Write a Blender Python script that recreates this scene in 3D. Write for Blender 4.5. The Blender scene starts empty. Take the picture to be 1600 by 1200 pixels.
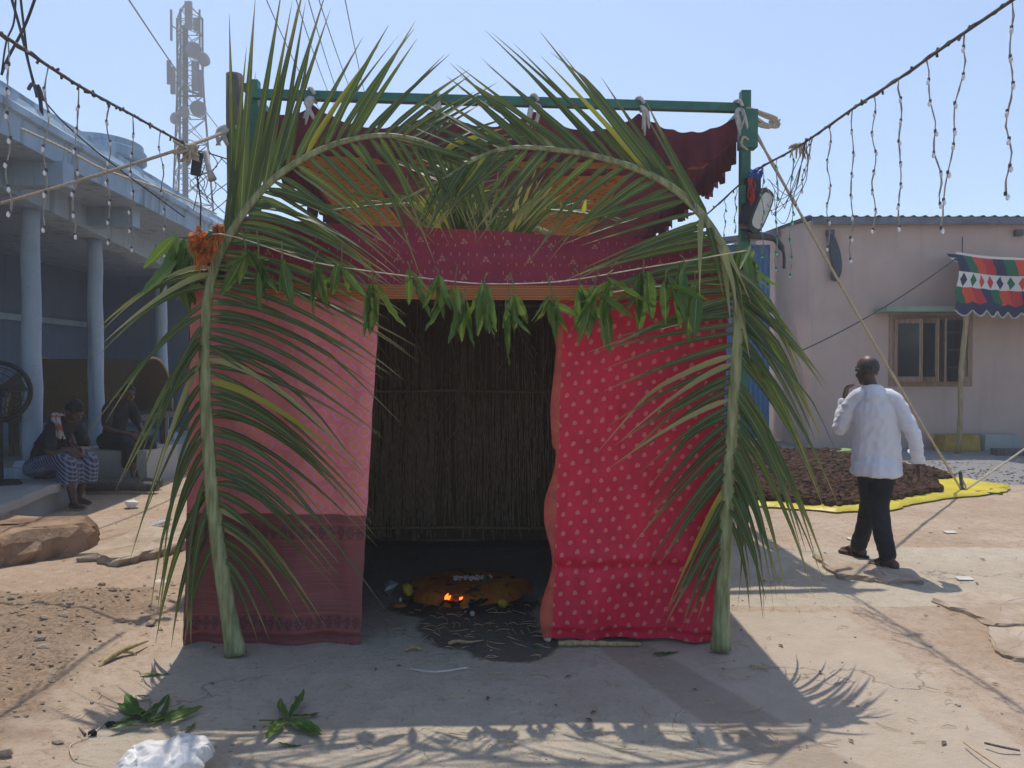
import bpy, math, random
from mathutils import Vector, Matrix, noise as mn
R = math.radians
random.seed(7)
rnd = random.uniform
scene = bpy.context.scene
col = scene.collection
# ------------------------------------------------------------------ camera, sky, sun, exposure
F, CX, HY, CH = 1200.0, 800.0, 578.0, 1.55          # focal length in px, image centre, horizon row, camera height
cam_d = bpy.data.cameras.new('camera'); cam = bpy.data.objects.new('camera', cam_d); col.objects.link(cam)
cam.location = (0, 0, CH); cam.rotation_euler = (R(90) - math.atan((600 - HY) / F), 0, 0)
cam_d.sensor_width = 36; cam_d.lens = 36 * F / 1600; cam_d.clip_end = 2000; cam_d.clip_start = .05
scene.camera = cam
SUNV = Vector((-.06, .413, 1)).normalized()
w = bpy.data.worlds.new('World'); scene.world = w; w.use_nodes = True
wn = w.node_tree; bg = wn.nodes['Background']
sky = wn.nodes.new('ShaderNodeTexSky'); sky.sky_type = 'NISHITA'; sky.sun_disc = False
sky.sun_elevation = math.asin(SUNV.z); sky.sun_rotation = math.atan2(SUNV.x, SUNV.y)
sky.air_density = 1.0; sky.dust_density = 1.1; sky.ozone_density = 2.4; sky.altitude = 300
wn.links.new(sky.outputs[0], bg.inputs[0]); bg.inputs[1].default_value = .13
sd = bpy.data.lights.new('sun', 'SUN'); sd.energy = 2.75; sd.angle = R(.55); sd.color = (1, .93, .82)
so = bpy.data.objects.new('sun', sd); col.objects.link(so); so.rotation_euler = SUNV.to_track_quat('Z', 'Y').to_euler()
so.location = SUNV * 60
vs = scene.view_settings; vs.view_transform = 'Standard'; vs.look = 'None'; vs.exposure = .58; vs.gamma = 1; vs.use_curve_mapping = False

# ------------------------------------------------------------------ geometry helpers
def P(px, py, Y): return Vector(((px - CX) / F * Y, Y, CH + (HY - py) / F * Y))
def G(px, py, z=0):
    Y = (CH - z) * F / (py - HY); return Vector(((px - CX) / F * Y, Y, z))
def V(*a): return Vector(a)
def lerp(a, b, t): return a + (b - a) * t
def root_of(o):
    l = Vector((0, 0, 0))
    while o is not None: l += o.location; o = o.parent
    return l
def tag(o, label=None, cat=None, group=None, kind=None):
    if label: o['label'] = label
    if cat: o['category'] = cat
    if group: o['group'] = group
    if kind: o['kind'] = kind
    return o
def thing(name, label, cat, loc=(0, 0, 0), group=None):
    o = bpy.data.objects.new(name, None); col.objects.link(o); o.location = loc; o.empty_display_size = .1
    return tag(o, label, cat, group)
def link(name, me, parent=None, loc=None):
    o = bpy.data.objects.new(name, me); col.objects.link(o); o.parent = parent
    if loc is not None: o.location = loc
    return o
class MB:
    def __init__(s): s.v = []; s.f = []; s.uv = {}; s.mi = []; s.cm = 0
    def face(s, *idx): s.f.append(idx); s.mi.append(s.cm)
    def box(s, c, d, rz=0, rx=0, ry=0, taper=1):
        m = Matrix.Rotation(rz, 3, 'Z') @ Matrix.Rotation(ry, 3, 'Y') @ Matrix.Rotation(rx, 3, 'X'); b = len(s.v); c = Vector(c)
        for z in (-1, 1):
            t = 1 if z < 0 else taper
            for x, y in ((-1, -1), (1, -1), (1, 1), (-1, 1)):
                s.v.append(c + m @ Vector((x * d[0] / 2 * t, y * d[1] / 2 * t, z * d[2] / 2)))
        for q in ((3, 2, 1, 0), (4, 5, 6, 7), (0, 1, 5, 4), (1, 2, 6, 5), (2, 3, 7, 6), (3, 0, 4, 7)): s.face(*[b + i for i in q])
        return s
    def bar(s, a, b, w, h):                        # rectangular bar from a to b
        a, b = Vector(a), Vector(b); d = (b - a).normalized(); up = Vector((0, 0, 1)) if abs(d.z) < .95 else Vector((0, 1, 0))
        x = d.cross(up).normalized(); y = x.cross(d); k = len(s.v)
        for p in (a, b):
            for i, j in ((-1, -1), (1, -1), (1, 1), (-1, 1)): s.v.append(p + x * i * w / 2 + y * j * h / 2)
        for q in ((3, 2, 1, 0), (4, 5, 6, 7), (0, 1, 5, 4), (1, 2, 6, 5), (2, 3, 7, 6), (3, 0, 4, 7)): s.face(*[k + i for i in q])
        return s
    def ring(s, c, x, y, n):
        k = len(s.v)
        for i in range(n):
            a = 2 * math.pi * i / n; s.v.append(c + x * math.cos(a) + y * math.sin(a))
        return k
    def tube(s, pts, r, n=8, cap=True, flat=1.0, up=None):
        pts = [Vector(p) for p in pts]; m = len(pts); rs = r if isinstance(r, (list, tuple)) else [r] * m
        ref = Vector(up) if up else None; ks = []
        for i, p in enumerate(pts):
            t = (pts[min(i + 1, m - 1)] - pts[max(i - 1, 0)])
            t = t.normalized() if t.length > 1e-9 else Vector((0, 0, 1))
            if ref is None: ref = Vector((1, 0, 0)) if abs(t.x) < .8 else Vector((0, 1, 0))
            x = (ref - t * ref.dot(t))
            x = x.normalized() if x.length > 1e-6 else t.orthogonal().normalized()
            y = t.cross(x); ref = x
            ks.append(s.ring(p, x * rs[i], y * rs[i] * flat, n))
        for a, b in zip(ks, ks[1:]):
            for i in range(n): j = (i + 1) % n; s.face(a + i, a + j, b + j, b + i)
        if cap:
            s.face(*[ks[0] + i for i in reversed(range(n))]); s.face(*[ks[-1] + i for i in range(n)])
        return s
    def loft(s, rings, n=16, cap=True):            # rings: (centre, rx, ry[, power]) horizontal-ish ellipses in xy
        ks = []
        for rg in rings:
            c, rx, ry = rg[:3]; k = len(s.v); rot = rg[3] if len(rg) > 3 else 0
            for i in range(n):
                a = 2 * math.pi * i / n; q = Vector((rx * math.cos(a), ry * math.sin(a), 0))
                s.v.append(Vector(c) + Matrix.Rotation(rot, 3, 'Z') @ q)
            ks.append(k)
        for a, b in zip(ks, ks[1:]):
            for i in range(n): j = (i + 1) % n; s.face(a + i, a + j, b + j, b + i)
        if cap: s.face(*[ks[0] + i for i in reversed(range(n))]); s.face(*[ks[-1] + i for i in range(n)])
        return s
    def ball(s, c, r, nu=12, nv=8, m=None):
        c = Vector(c); r = r if isinstance(r, (list, tuple)) else (r, r, r); m = m or Matrix.Identity(3); k = len(s.v)
        s.v.append(c + m @ Vector((0, 0, -r[2])))
        for j in range(1, nv):
            b = -math.pi / 2 + math.pi * j / nv
            for i in range(nu):
                a = 2 * math.pi * i / nu
                s.v.append(c + m @ Vector((r[0] * math.cos(a) * math.cos(b), r[1] * math.sin(a) * math.cos(b), r[2] * math.sin(b))))
        s.v.append(c + m @ Vector((0, 0, r[2]))); e = len(s.v) - 1
        for i in range(nu):
            j = (i + 1) % nu; s.face(k, k + 1 + j, k + 1 + i); o = k + 1 + (nv - 2) * nu; s.face(e, o + i, o + j)
            for q in range(nv - 2): o = k + 1 + q * nu; s.face(o + i, o + j, o + nu + j, o + nu + i)
        return s
    def grid(s, fn, nu, nv, uvs=(1, 1)):           # fn(u,v)->Vector ; u right, v up
        k = len(s.v)
        for j in range(nv + 1):
            for i in range(nu + 1):
                s.uv[len(s.v)] = (i / nu * uvs[0], j / nv * uvs[1]); s.v.append(Vector(fn(i / nu, j / nv)))
        for j in range(nv):
            for i in range(nu): a = k + j * (nu + 1) + i; s.face(a, a + 1, a + nu + 2, a + nu + 1)
        return s
    def rock(s, c, r, sub=0, seed=0, rough=.25):
        c = Vector(c); k = len(s.v); t = (1 + 5 ** .5) / 2
        vs = [(-1, t, 0), (1, t, 0), (-1, -t, 0), (1, -t, 0), (0, -1, t), (0, 1, t), (0, -1, -t), (0, 1, -t), (t, 0, -1), (t, 0, 1), (-t, 0, -1), (-t, 0, 1)]
        m = Matrix.Rotation(rnd(0, 6.3), 3, 'Z') @ Matrix.Rotation(rnd(0, 6.3), 3, 'X')
        for q in vs:
            q = m @ Vector(q).normalized(); f = 1 + rnd(-rough, rough); s.v.append(c + Vector((q.x * r[0], q.y * r[1], q.z * r[2])) * f)
        for f in ((0, 11, 5), (0, 5, 1), (0, 1, 7), (0, 7, 10), (0, 10, 11), (1, 5, 9), (5, 11, 4), (11, 10, 2), (10, 7, 6), (7, 1, 8), (3, 9, 4), (3, 4, 2), (3, 2, 6), (3, 6, 8), (3, 8, 9), (4, 9, 5), (2, 4, 11), (6, 2, 10), (8, 6, 7), (9, 8, 1)):
            s.face(*[k + i for i in f])
        return s
    def mesh(s, name, mats, off=Vector((0, 0, 0)), smooth=False):
        me = bpy.data.meshes.new(name); me.from_pydata([tuple(p - off) for p in s.v], [], s.f)
        for m in (mats if isinstance(mats, (list, tuple)) else [mats]):
            me.materials.append(m)
        if any(s.mi): me.polygons.foreach_set('material_index', s.mi)
        if s.uv:
            ul = me.uv_layers.new(name='UVMap')
            for lp in me.loops: ul.data[lp.index].uv = s.uv.get(lp.vertex_index, (0, 0))
        if smooth: me.polygons.foreach_set('use_smooth', [True] * len(me.polygons))
        me.update(); return me
    def build(s, name, mats, parent=None, smooth=False):
        if parent is None:                         # a thing of one mesh: origin at its base
            lo = Vector((min(p.x for p in s.v), min(p.y for p in s.v), min(p.z for p in s.v))); hi = Vector((max(p.x for p in s.v), max(p.y for p in s.v), 0))
            off = Vector(((lo.x + hi.x) / 2, (lo.y + hi.y) / 2, lo.z)); return link(name, s.mesh(name, mats, off, smooth), None, off)
        return link(name, s.mesh(name, mats, root_of(parent), smooth), parent)
def fuse(mb, name, m, parent, voxel=.007, it=3, disp=None, off=None):     # one continuous surface out of overlapping solids
    off = root_of(parent) if off is None else off
    me = mb.mesh(name + '_raw', m, off); o = bpy.data.objects.new(name + '_raw', me); col.objects.link(o)
    md = o.modifiers.new('r', 'REMESH'); md.mode = 'VOXEL'; md.voxel_size = voxel; md.use_smooth_shade = True
    if it: sm = o.modifiers.new('s', 'SMOOTH'); sm.iterations = it; sm.factor = .5
    dg = bpy.context.evaluated_depsgraph_get(); nm = bpy.data.meshes.new_from_object(o.evaluated_get(dg)); nm.name = name
    bpy.data.objects.remove(o); bpy.data.meshes.remove(me)
    nm.materials.clear(); nm.materials.append(m)
    nm.polygons.foreach_set('use_smooth', [True] * len(nm.polygons))
    if disp:
        ns = [v.normal.copy() for v in nm.vertices]
        for v, n in zip(nm.vertices, ns): v.co += n * disp(v.co)
    nm.update(); return link(name, nm, parent)
def cat(pts, n):                                   # Catmull-Rom resample
    pts = [Vector(p) for p in pts]; out = []; m = len(pts)
    for k in range(n + 1):
        u = k / n * (m - 1); i = min(int(u), m - 2); t = u - i
        p0, p1, p2, p3 = pts[max(i - 1, 0)], pts[i], pts[i + 1], pts[min(i + 2, m - 1)]
        out.append(.5 * ((2 * p1) + (p2 - p0) * t + (2 * p0 - 5 * p1 + 4 * p2 - p3) * t * t + (3 * p1 - p0 - 3 * p2 + p3) * t ** 3))
    return out
def sagline(a, b, sag, n=14):
    a, b = Vector(a), Vector(b); return [a.lerp(b, i / n) - Vector((0, 0, sag * 4 * (i / n) * (1 - i / n))) for i in range(n + 1)]

# ------------------------------------------------------------------ material helpers
class NT:
    def __init__(s, name):
        s.m = bpy.data.materials.new(name); s.m.use_nodes = True; s.t = s.m.node_tree; s.b = s.t.nodes['Principled BSDF']; s.out = s.t.nodes['Material Output']
    def n(s, ty, **kw):
        nd = s.t.nodes.new('ShaderNode' + ty)
        for k, v in kw.items(): setattr(nd, k, v)
        return nd
    def put(s, sock, v):
        if v is None: return
        if isinstance(v, bpy.types.NodeSocket): s.t.links.new(v, sock)
        elif isinstance(v, (tuple, list)) and sock.type == 'RGBA' and len(v) == 3: sock.default_value = (*v, 1)
        else: sock.default_value = v
    def math(s, op, a, b=None, c=None, clamp=False):
        nd = s.n('Math', operation=op, use_clamp=clamp)
        for i, v in enumerate((a, b, c)): s.put(nd.inputs[i], v)
        return nd.outputs[0]
    def mix(s, f, a, b, mode='MIX'):
        nd = s.n('Mix', data_type='RGBA', blend_type=mode); s.put(nd.inputs[0], f); s.put(nd.inputs[6], a); s.put(nd.inputs[7], b); return nd.outputs[2]
    def noise(s, vec, scale, detail=5, rough=.55, dist=0):
        nd = s.n('TexNoise'); s.put(nd.inputs['Vector'], vec); nd.inputs['Scale'].default_value = scale; nd.inputs['Detail'].default_value = detail
        nd.inputs['Roughness'].default_value = rough; nd.inputs['Distortion'].default_value = dist; return nd.outputs[0]
    def vor(s, vec, scale, feature='F1', out=0):
        nd = s.n('TexVoronoi', feature=feature); s.put(nd.inputs['Vector'], vec); nd.inputs['Scale'].default_value = scale; return nd.outputs[out]
    def ss(s, x, a, b):                            # smoothstep a..b
        nd = s.n('MapRange', interpolation_type='SMOOTHSTEP'); s.put(nd.inputs[0], x); nd.inputs[1].default_value = a; nd.inputs[2].default_value = b
        nd.inputs[3].default_value = 0; nd.inputs[4].default_value = 1; return nd.outputs[0]
    def co(s, kind='Object', sc=(1, 1, 1)):
        nd = s.n('TexCoord').outputs[kind]
        if sc == (1, 1, 1): return nd
        mp = s.n('Mapping'); s.put(mp.inputs[0], nd); mp.inputs[3].default_value = sc; return mp.outputs[0]
    def xyz(s, v): nd = s.n('SeparateXYZ'); s.put(nd.inputs[0], v); return nd.outputs
    def attr(s, name): return s.n('Attribute', attribute_name=name).outputs['Fac']
    def bump(s, h, strength=.4, dist=.01):
        nd = s.n('Bump'); nd.inputs['Strength'].default_value = strength; nd.inputs['Distance'].default_value = dist; s.put(nd.inputs['Height'], h); s.put(s.b.inputs['Normal'], nd.outputs[0]); return nd.outputs[0]
    def fin(s, colr, rough=.8, spec=.3, metal=0, transl=0, tcol=None):
        s.put(s.b.inputs['Base Color'], colr); s.put(s.b.inputs['Roughness'], rough); s.b.inputs['Specular IOR Level'].default_value = spec; s.b.inputs['Metallic'].default_value = metal
        if transl:
            tr = s.n('BsdfTranslucent'); s.put(tr.inputs[0], tcol if tcol is not None else colr); mx = s.n('MixShader'); s.put(mx.inputs[0], transl)
            s.t.links.new(s.b.outputs[0], mx.inputs[1]); s.t.links.new(tr.outputs[0], mx.inputs[2]); s.t.links.new(mx.outputs[0], s.out.inputs[0])
        return s.m
def mat(name, c1, c2=None, scale=6, rough=.8, bump=0, bscale=40, bdist=.008, spec=.3, metal=0, transl=0, sc=(1, 1, 1), detail=6, tcol=None):
    g = NT(name); c2 = c2 or tuple(x * .72 for x in c1); v = g.co('Object', sc)
    f = g.ss(g.noise(v, scale, detail, .6), .32, .68); c = g.mix(f, c2, c1)
    if bump: g.bump(g.noise(v, bscale, 6, .65), bump, bdist)
    return g.fin(c, rough, spec, metal, transl, tcol)

# --- plants
def leaf_mat(name, ca, cb, tipc, tr=.35, rough=.42, tipa=.72, tipb=1.0, spec=.4):
    g = NT(name); ob = g.n('ObjectInfo').outputs['Random']; uv = g.xyz(g.co('UV')); t = uv[0]
    nz = g.noise(g.co('Object', (3, 3, 3)), 5, 4, .6)
    c = g.mix(g.math('MULTIPLY_ADD', nz, .6, g.math('MULTIPLY', ob, .5), clamp=True), ca, cb)
    tip = g.math('MULTIPLY', g.ss(g.math('MULTIPLY_ADD', g.noise(g.co('Object'), 14, 3), .35, t), tipa + .08, tipb + .1), g.ss(ob, .0, .5))
    c = g.mix(tip, c, tipc)
    rib = g.math('ABSOLUTE', g.math('SUBTRACT', uv[1], .5)); c = g.mix(g.ss(rib, .06, .0), c, (.32, .36, .12))
    st = g.math('SINE', g.math('MULTIPLY', uv[1], 60)); g.bump(st, .15, .002)
    return g.fin(c, rough, spec, 0, tr, g.mix(.4, c, (.20, .30, .04)))
FROND = leaf_mat('palm_leaflet', (.036, .064, .018), (.088, .122, .030), (.30, .24, .09), .30)
FDRY = leaf_mat('dry_leaflet', (.42, .36, .16), (.28, .30, .10), (.45, .36, .18), .3, .5)
FYEL = leaf_mat('yellow_leaflet', (.55, .45, .05), (.30, .34, .05), (.5, .3, .08), .45, .5)
MANGO = leaf_mat('mango_leaf', (.03, .09, .02), (.15, .25, .045), (.20, .22, .06), .35, .38)
RACH = mat('frond_rachis', (.32, .34, .17), (.14, .15, .06), 5, .5, .3, 60, .003, .35, sc=(8, 8, 1))
STEM = mat('leaf_stem', (.16, .17, .06), rough=.6)
# --- cloth
def cloth_base(g, sc=900):
    uv = g.co('UV'); x = g.xyz(uv); wv = g.math('MULTIPLY', g.math('SINE', g.math('MULTIPLY', x[0], sc)), g.math('SINE', g.math('MULTIPLY', x[1], sc))); return uv, x, wv
def cells(g, x, sx, sy, stag=.5):
    r = g.math('DIVIDE', x[1], sy); row = g.math('FLOOR', r); fy = g.math('SUBTRACT', g.math('SUBTRACT', r, row), .5)
    cx = g.math('ADD', g.math('DIVIDE', x[0], sx), g.math('MULTIPLY', g.math('MODULO', g.math('ABSOLUTE', row), 2.0), stag)); fx = g.math('SUBTRACT', g.math('FRACT', cx), .5)
    return g.math('MULTIPLY', fx, sx), g.math('MULTIPLY', fy, sy), row
def hyp(g, a, b): return g.math('SQRT', g.math('ADD', g.math('MULTIPLY', a, a), g.math('MULTIPLY', b, b)))
def fade(g, base, k=.12): return g.mix(g.ss(g.noise(g.co('UV'), 5, 4), .3, .7), base, tuple(c * (1 - k * 2) for c in base))
def mk_pink():
    g = NT('pink_saree_cloth'); uv, x, wv = cloth_base(g); fx, fy, _ = cells(g, x, .098, .088)
    fx = g.math('ADD', fx, g.math('MULTIPLY', g.math('SUBTRACT', g.noise(uv, 60, 2), .5), .012))
    d = hyp(g, fx, fy); ring = g.math('MULTIPLY', g.ss(d, .022, .026), g.ss(d, .037, .032)); inn = g.ss(d, .024, .02)
    warm = g.ss(g.noise(uv, 9, 3), .35, .65); c = g.mix(warm, (.74, .19, .20), (.80, .24, .18))
    streak = g.ss(g.noise(g.co('UV', (8, 160, 1)), 1, 2), .45, .7); c = g.mix(g.math('MULTIPLY', streak, .35), c, (.68, .22, .42))
    c = g.mix(g.math('MULTIPLY', inn, .5), c, (.80, .26, .14)); c = g.mix(g.math('MULTIPLY', ring, .55), c, (.68, .29, .54))
    g.bump(wv, .1, .001); return g.fin(c, .62, .3, 0, .06)
def mk_mar():
    g = NT('maroon_saree_border'); uv, x, wv = cloth_base(g); v = x[1]
    c = g.mix(g.ss(g.noise(g.co('UV', (2, 220, 1)), 1, 2), .4, .7), (.20, .060, .062), (.28, .09, .085))
    z = g.math('ABSOLUTE', g.math('SUBTRACT', g.math('FRACT', g.math('DIVIDE', x[0], .055)), .5))
    for y0 in (.60, .09):
        bandm = g.math('MULTIPLY', g.ss(v, y0, y0 + .003), g.ss(v, y0 + .075, y0 + .07))
        mot = g.ss(g.math('SUBTRACT', g.math('MULTIPLY', z, .11), g.math('ABSOLUTE', g.math('SUBTRACT', v, y0 + .04))), -.004, .004)
        mot = g.math('MULTIPLY', mot, g.ss(g.noise(uv, 130, 2), .42, .55)); c = g.mix(g.math('MULTIPLY', g.math('MULTIPLY', bandm, mot), .7), c, (.04, .015, .025))
        for yy in (y0 - .012, y0 + .088):
            ln = g.ss(g.math('ABSOLUTE', g.math('SUBTRACT', v, yy)), .006, .004); c = g.mix(g.math('MULTIPLY', ln, .6), c, (.30, .09, .06))
    g.bump(wv, .1, .001); return g.fin(c, .6, .3, 0, .03)
def mk_red():
    g = NT('red_dotted_saree_cloth'); uv, x, wv = cloth_base(g); w1 = g.math('MULTIPLY', g.math('SUBTRACT', g.noise(uv, 3.5, 2), .5), .05); x = (g.math('ADD', x[0], w1), g.math('ADD', x[1], g.math('MULTIPLY_ADD', x[0], -.12, w1))); fx, fy, row = cells(g, x, .083, .058)
    a = g.math('MULTIPLY', fx, 1.05); b = g.math('ADD', fy, g.math('MULTIPLY', g.math('ABSOLUTE', fx), .35))
    d = hyp(g, a, b); dot = g.ss(d, .0145, .0118); tex = g.ss(g.noise(uv, 260, 2), .38, .56)
    c = fade(g, (.68, .018, .058), .1); vn = g.math('MULTIPLY', g.ss(g.noise(g.co('UV', (60, 5, 1)), 1, 3), .45, .7), .35); c = g.mix(vn, c, (.52, .010, .065))
    c = g.mix(g.math('MULTIPLY', dot, g.math('MULTIPLY_ADD', tex, .3, .42)), c, (.68, .25, .19)); g.bump(wv, .12, .001); return g.fin(c, .55, .35, 0, .08)
def mk_val():
    g = NT('maroon_valance_cloth'); uv, x, wv = cloth_base(g); fx, fy, _ = cells(g, x, .265, .115)
    px, py, _ = cells(g, x, .053, .0575)
    dash = g.math('MULTIPLY', g.ss(g.math('ABSOLUTE', px), .0036, .002), g.ss(g.math('ABSOLUTE', py), .012, .009)); dash = g.math('MULTIPLY', dash, g.ss(g.vor(g.co('UV', (19, 17.4, 1)), 1, 'F1', 1), .2, .6))
    l1 = hyp(g, fx, g.math('SUBTRACT', fy, .006)); l2 = hyp(g, g.math('SUBTRACT', fx, .012), g.math('ADD', fy, .01)); l3 = hyp(g, g.math('ADD', fx, .011), g.math('ADD', fy, .012))
    mot = g.math('MAXIMUM', g.ss(l1, .013, .008), g.math('MAXIMUM', g.ss(l2, .0105, .007), g.ss(l3, .0105, .007))); mot = g.math('MULTIPLY', mot, g.ss(g.noise(uv, 160, 2), .40, .52))
    c = fade(g, (.32, .030, .068), .1); c = g.mix(g.math('MULTIPLY', g.math('MAXIMUM', dash, mot), .7), c, (.52, .30, .20)); g.bump(wv, .1, .001); return g.fin(c, .55, .35, 0, .1)
def mk_orange():
    g = NT('orange_zari_border'); uv, x, wv = cloth_base(g)
    st = g.math('SINE', g.math('MULTIPLY', x[1], 420)); c = g.mix(g.ss(st, -.2, .5), (.36, .10, .025), (.55, .17, .04))
    zz = g.ss(g.noise(g.co('UV', (90, 240, 1)), 1, 2), .5, .6); mid = g.math('MULTIPLY', g.ss(x[1], .028, .032), g.ss(x[1], .058, .052)); c = g.mix(g.math('MULTIPLY', g.math('MULTIPLY', zz, mid), .6), c, (.20, .16, .05))
    return g.fin(c, .5, .4, 0, .06)
PINK, MARB, REDC, VALC, ORB = mk_pink(), mk_mar(), mk_red(), mk_val(), mk_orange()
EDGE = mat('orange_saree_edge', (.55, .12, .07), (.42, .07, .06), 10, .6, transl=.1)
def mk_canopy():
    g = NT('canopy_maroon_cloth'); v = g.co('Object'); c = g.mix(g.ss(g.noise(v, 4, 4), .3, .7), (.095, .014, .026), (.15, .024, .034)); g.bump(g.noise(v, 30, 4), .15, .004); return g.fin(c, .8, .15, 0, .10)
def mk_canopy_or():
    g = NT('canopy_orange_cloth'); v = g.co('Object', (9, 9, 9)); q = g.ss(g.vor(v, 1.2), .25, .35); c = g.mix(q, (.62, .20, .04), (.80, .40, .08)); return g.fin(c, .75, .2, 0, .55, g.mix(q, (.5, .12, .03), (.85, .42, .08)))
CANM, CANO = mk_canopy(), mk_canopy_or()
WHITE_CLOTH = mat('white_rag', (.62, .60, .55), (.45, .42, .38), 20, .85, transl=.15)
# --- hard things
GREEN = mat('green_paint', (.030, .17, .105), (.02, .10, .07), 7, .45, .2, 60, .002, .4)
OLDWOOD = mat('weathered_wood', (.17, .145, .13), (.085, .07, .06), 6, .9, .5, 30, .006, .1, sc=(10, 10, 1))
BAMBOO = mat('bamboo', (.42, .32, .17), (.26, .19, .09), 5, .55, .2, 40, .003, .3, sc=(10, 10, 1))
REED = mat('dry_reed', (.60, .44, .29), (.24, .165, .105), 9, .85, .3, 60, .004, .1, sc=(20, 20, 2))
MATW = mat('woven_mat', (.30, .21, .13), (.14, .09, .055), 14, .9, .5, 90, .006, .1, sc=(6, 6, 40))
ROPE = mat('coir_rope', (.54, .47, .36), (.36, .30, .22), 60, .95, .6, 120, .004, .1)
TWINE = mat('twine', (.62, .56, .42), (.45, .38, .26), 30, .9)
WIRE = mat('dark_wire', (.03, .032, .035), rough=.5)
WIREW = mat('brown_twisted_wire', (.13, .105, .085), (.05, .045, .04), 40, .6)
DROP = mat('grey_drop_wire', (.40, .35, .30), (.25, .22, .19), 30, .6)
STEEL = mat('galvanised_steel', (.06, .075, .09), (.04, .05, .06), 4, .5, metal=.3)
DARKM = mat('dark_grey_metal', (.05, .055, .06), rough=.45, spec=.5)
BLACK = mat('black_plastic', (.018, .019, .022), rough=.5, spec=.4)
def glassy(name, c, rough=.05, tr=.9):
    g = NT(name); g.b.inputs['Transmission Weight'].default_value = tr; g.b.inputs['IOR'].default_value = 1.45; return g.fin(c, rough, .5)
BULB = glassy('clear_bulb', (.95, .95, .95), .1, .35); GBULB = glassy('green_bulb', (.2, .8, .45)); LENS = mat('lamp_glass', (.48, .54, .52), (.36, .42, .40), 5, .12, spec=.6)
BLUEW = mat('blue_wire', (.03, .12, .5), rough=.4); REDW = mat('red_wire', (.5, .03, .03), rough=.4)
def plaster(name, c, stain, amt=.5, bmp=.25, drip=1.0):
    g = NT(name); v = g.co('Object'); f = g.noise(v, .9, 7, .62); c1 = g.mix(g.ss(f, .38, .7), c, tuple(x * .86 for x in c))
    dr = g.ss(g.noise(g.co('Object', (5, 5, .35)), 1.2, 6, .6), .5, .78); c1 = g.mix(g.math('MULTIPLY', dr, amt * drip), c1, stain)
    sp = g.ss(g.noise(v, 9, 8, .7), .56, .74); c1 = g.mix(g.math('MULTIPLY', sp, amt * .5), c1, stain)
    z = g.xyz(g.n('NewGeometry').outputs['Position'])[2]; low = g.math('MULTIPLY', g.ss(g.math('ADD', z, g.math('MULTIPLY', f, .7)), .95, .25), .55); c1 = g.mix(low, c1, stain)
    g.bump(g.math('ADD', g.noise(v, 35, 6, .65), g.math('MULTIPLY', g.noise(v, 4, 3), .8)), bmp, .008); return g.fin(c1, .9, .15)
PINKW = plaster('pink_plaster', (.56, .42, .36), (.38, .29, .25), .35)
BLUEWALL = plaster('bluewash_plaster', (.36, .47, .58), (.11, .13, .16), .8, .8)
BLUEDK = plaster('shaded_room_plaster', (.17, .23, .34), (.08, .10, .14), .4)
CONC = plaster('old_cement', (.42, .42, .41), (.22, .22, .22), .5, .5)
LEDGE = plaster('green_ledge_paint', (.30, .36, .28), (.17, .19, .16), .4)
ROOFM = mat('corrugated_roof_sheet', (.17, .19, .22), (.09, .10, .12), 3, .5, metal=.4)
BLUES = mat('blue_sheet_metal', (.055, .24, .50), (.035, .16, .36), 3, .45, .1, 30, .003, .4, sc=(6, 1, .5))
WOODF = mat('window_timber', (.40, .26, .17), (.25, .155, .10), 5, .65, .3, 30, .004, .25, sc=(12, 12, 1))
GLASSD = mat('dark_pane', (.012, .016, .022), rough=.12, spec=.6)
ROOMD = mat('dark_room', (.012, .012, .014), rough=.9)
ROCKM = mat('reddish_rock', (.40, .27, .18), (.20, .13, .09), 3.5, .95, .9, 12, .03, .1)
SLABM = mat('pale_stone_slab', (.44, .36, .28), (.33, .25, .18), 5, .9, .5, 45, .006, .15)
YTARP = mat('yellow_tarp', (.72, .60, .06), (.55, .44, .04), 2, .4, .6, 9, .02, .4, transl=.1)
HEAP = mat('brown_dried_clumps', (.105, .058, .038), (.035, .02, .015), 18, .95, .6, 60, .01, .05)
SHIRT = NT('white_cotton'); _v = SHIRT.co('Object'); SHIRT.bump(SHIRT.noise(_v, 22, 5, .6), .25, .008); SHIRT = SHIRT.fin(SHIRT.mix(SHIRT.noise(_v, 5, 3), (.70, .72, .78), (.80, .81, .85)), .85, .2, 0, .12)
TROUS = mat('charcoal_trouser_cloth', (.028, .029, .033), (.018, .018, .021), 7, .85, .4, 25, .006, .2)
SKIN = mat('dark_brown_skin', (.105, .052, .034), (.07, .034, .023), 9, .5, .15, 60, .002, .4)
HAIR = mat('greying_hair', (.085, .08, .078), (.02, .02, .02), 70, .7, .6, 160, .004, .3)
BHAIR = mat('black_hair', (.012, .012, .013), (.006, .006, .006), 50, .7, .5, 160, .004, .3)
EYE = mat('dark_eye', (.05, .035, .03), rough=.3)
SANDAL = mat('worn_sandal', (.035, .027, .024), rough=.75)
DSHIRT = mat('navy_shirt', (.018, .021, .03), (.012, .014, .02), 7, .85, .3, 25, .006)
def mk_check():
    g = NT('checked_lungi_cloth'); v = g.xyz(g.co('Object')); a = g.ss(g.math('SINE', g.math('MULTIPLY', v[0], 125)), .1, .5); b = g.ss(g.math('SINE', g.math('MULTIPLY', g.math('ADD', v[2], v[1]), 125)), .1, .5)
    c = g.mix(a, (.035, .045, .10), (.10, .13, .22)); c = g.mix(g.math('MULTIPLY', b, .6), c, (.30, .32, .42)); return g.fin(c, .85, .2)
CHECK = mk_check()
def mk_towel():
    g = NT('red_edged_towel'); v = g.xyz(g.co('UV')); s = g.ss(g.math('SINE', g.math('MULTIPLY', v[1], 44)), .0, .3); return g.fin(g.mix(s, (.55, .48, .46), (.48, .16, .11)), .9, .1, 0, .1)
TOWEL = mk_towel()
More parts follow.
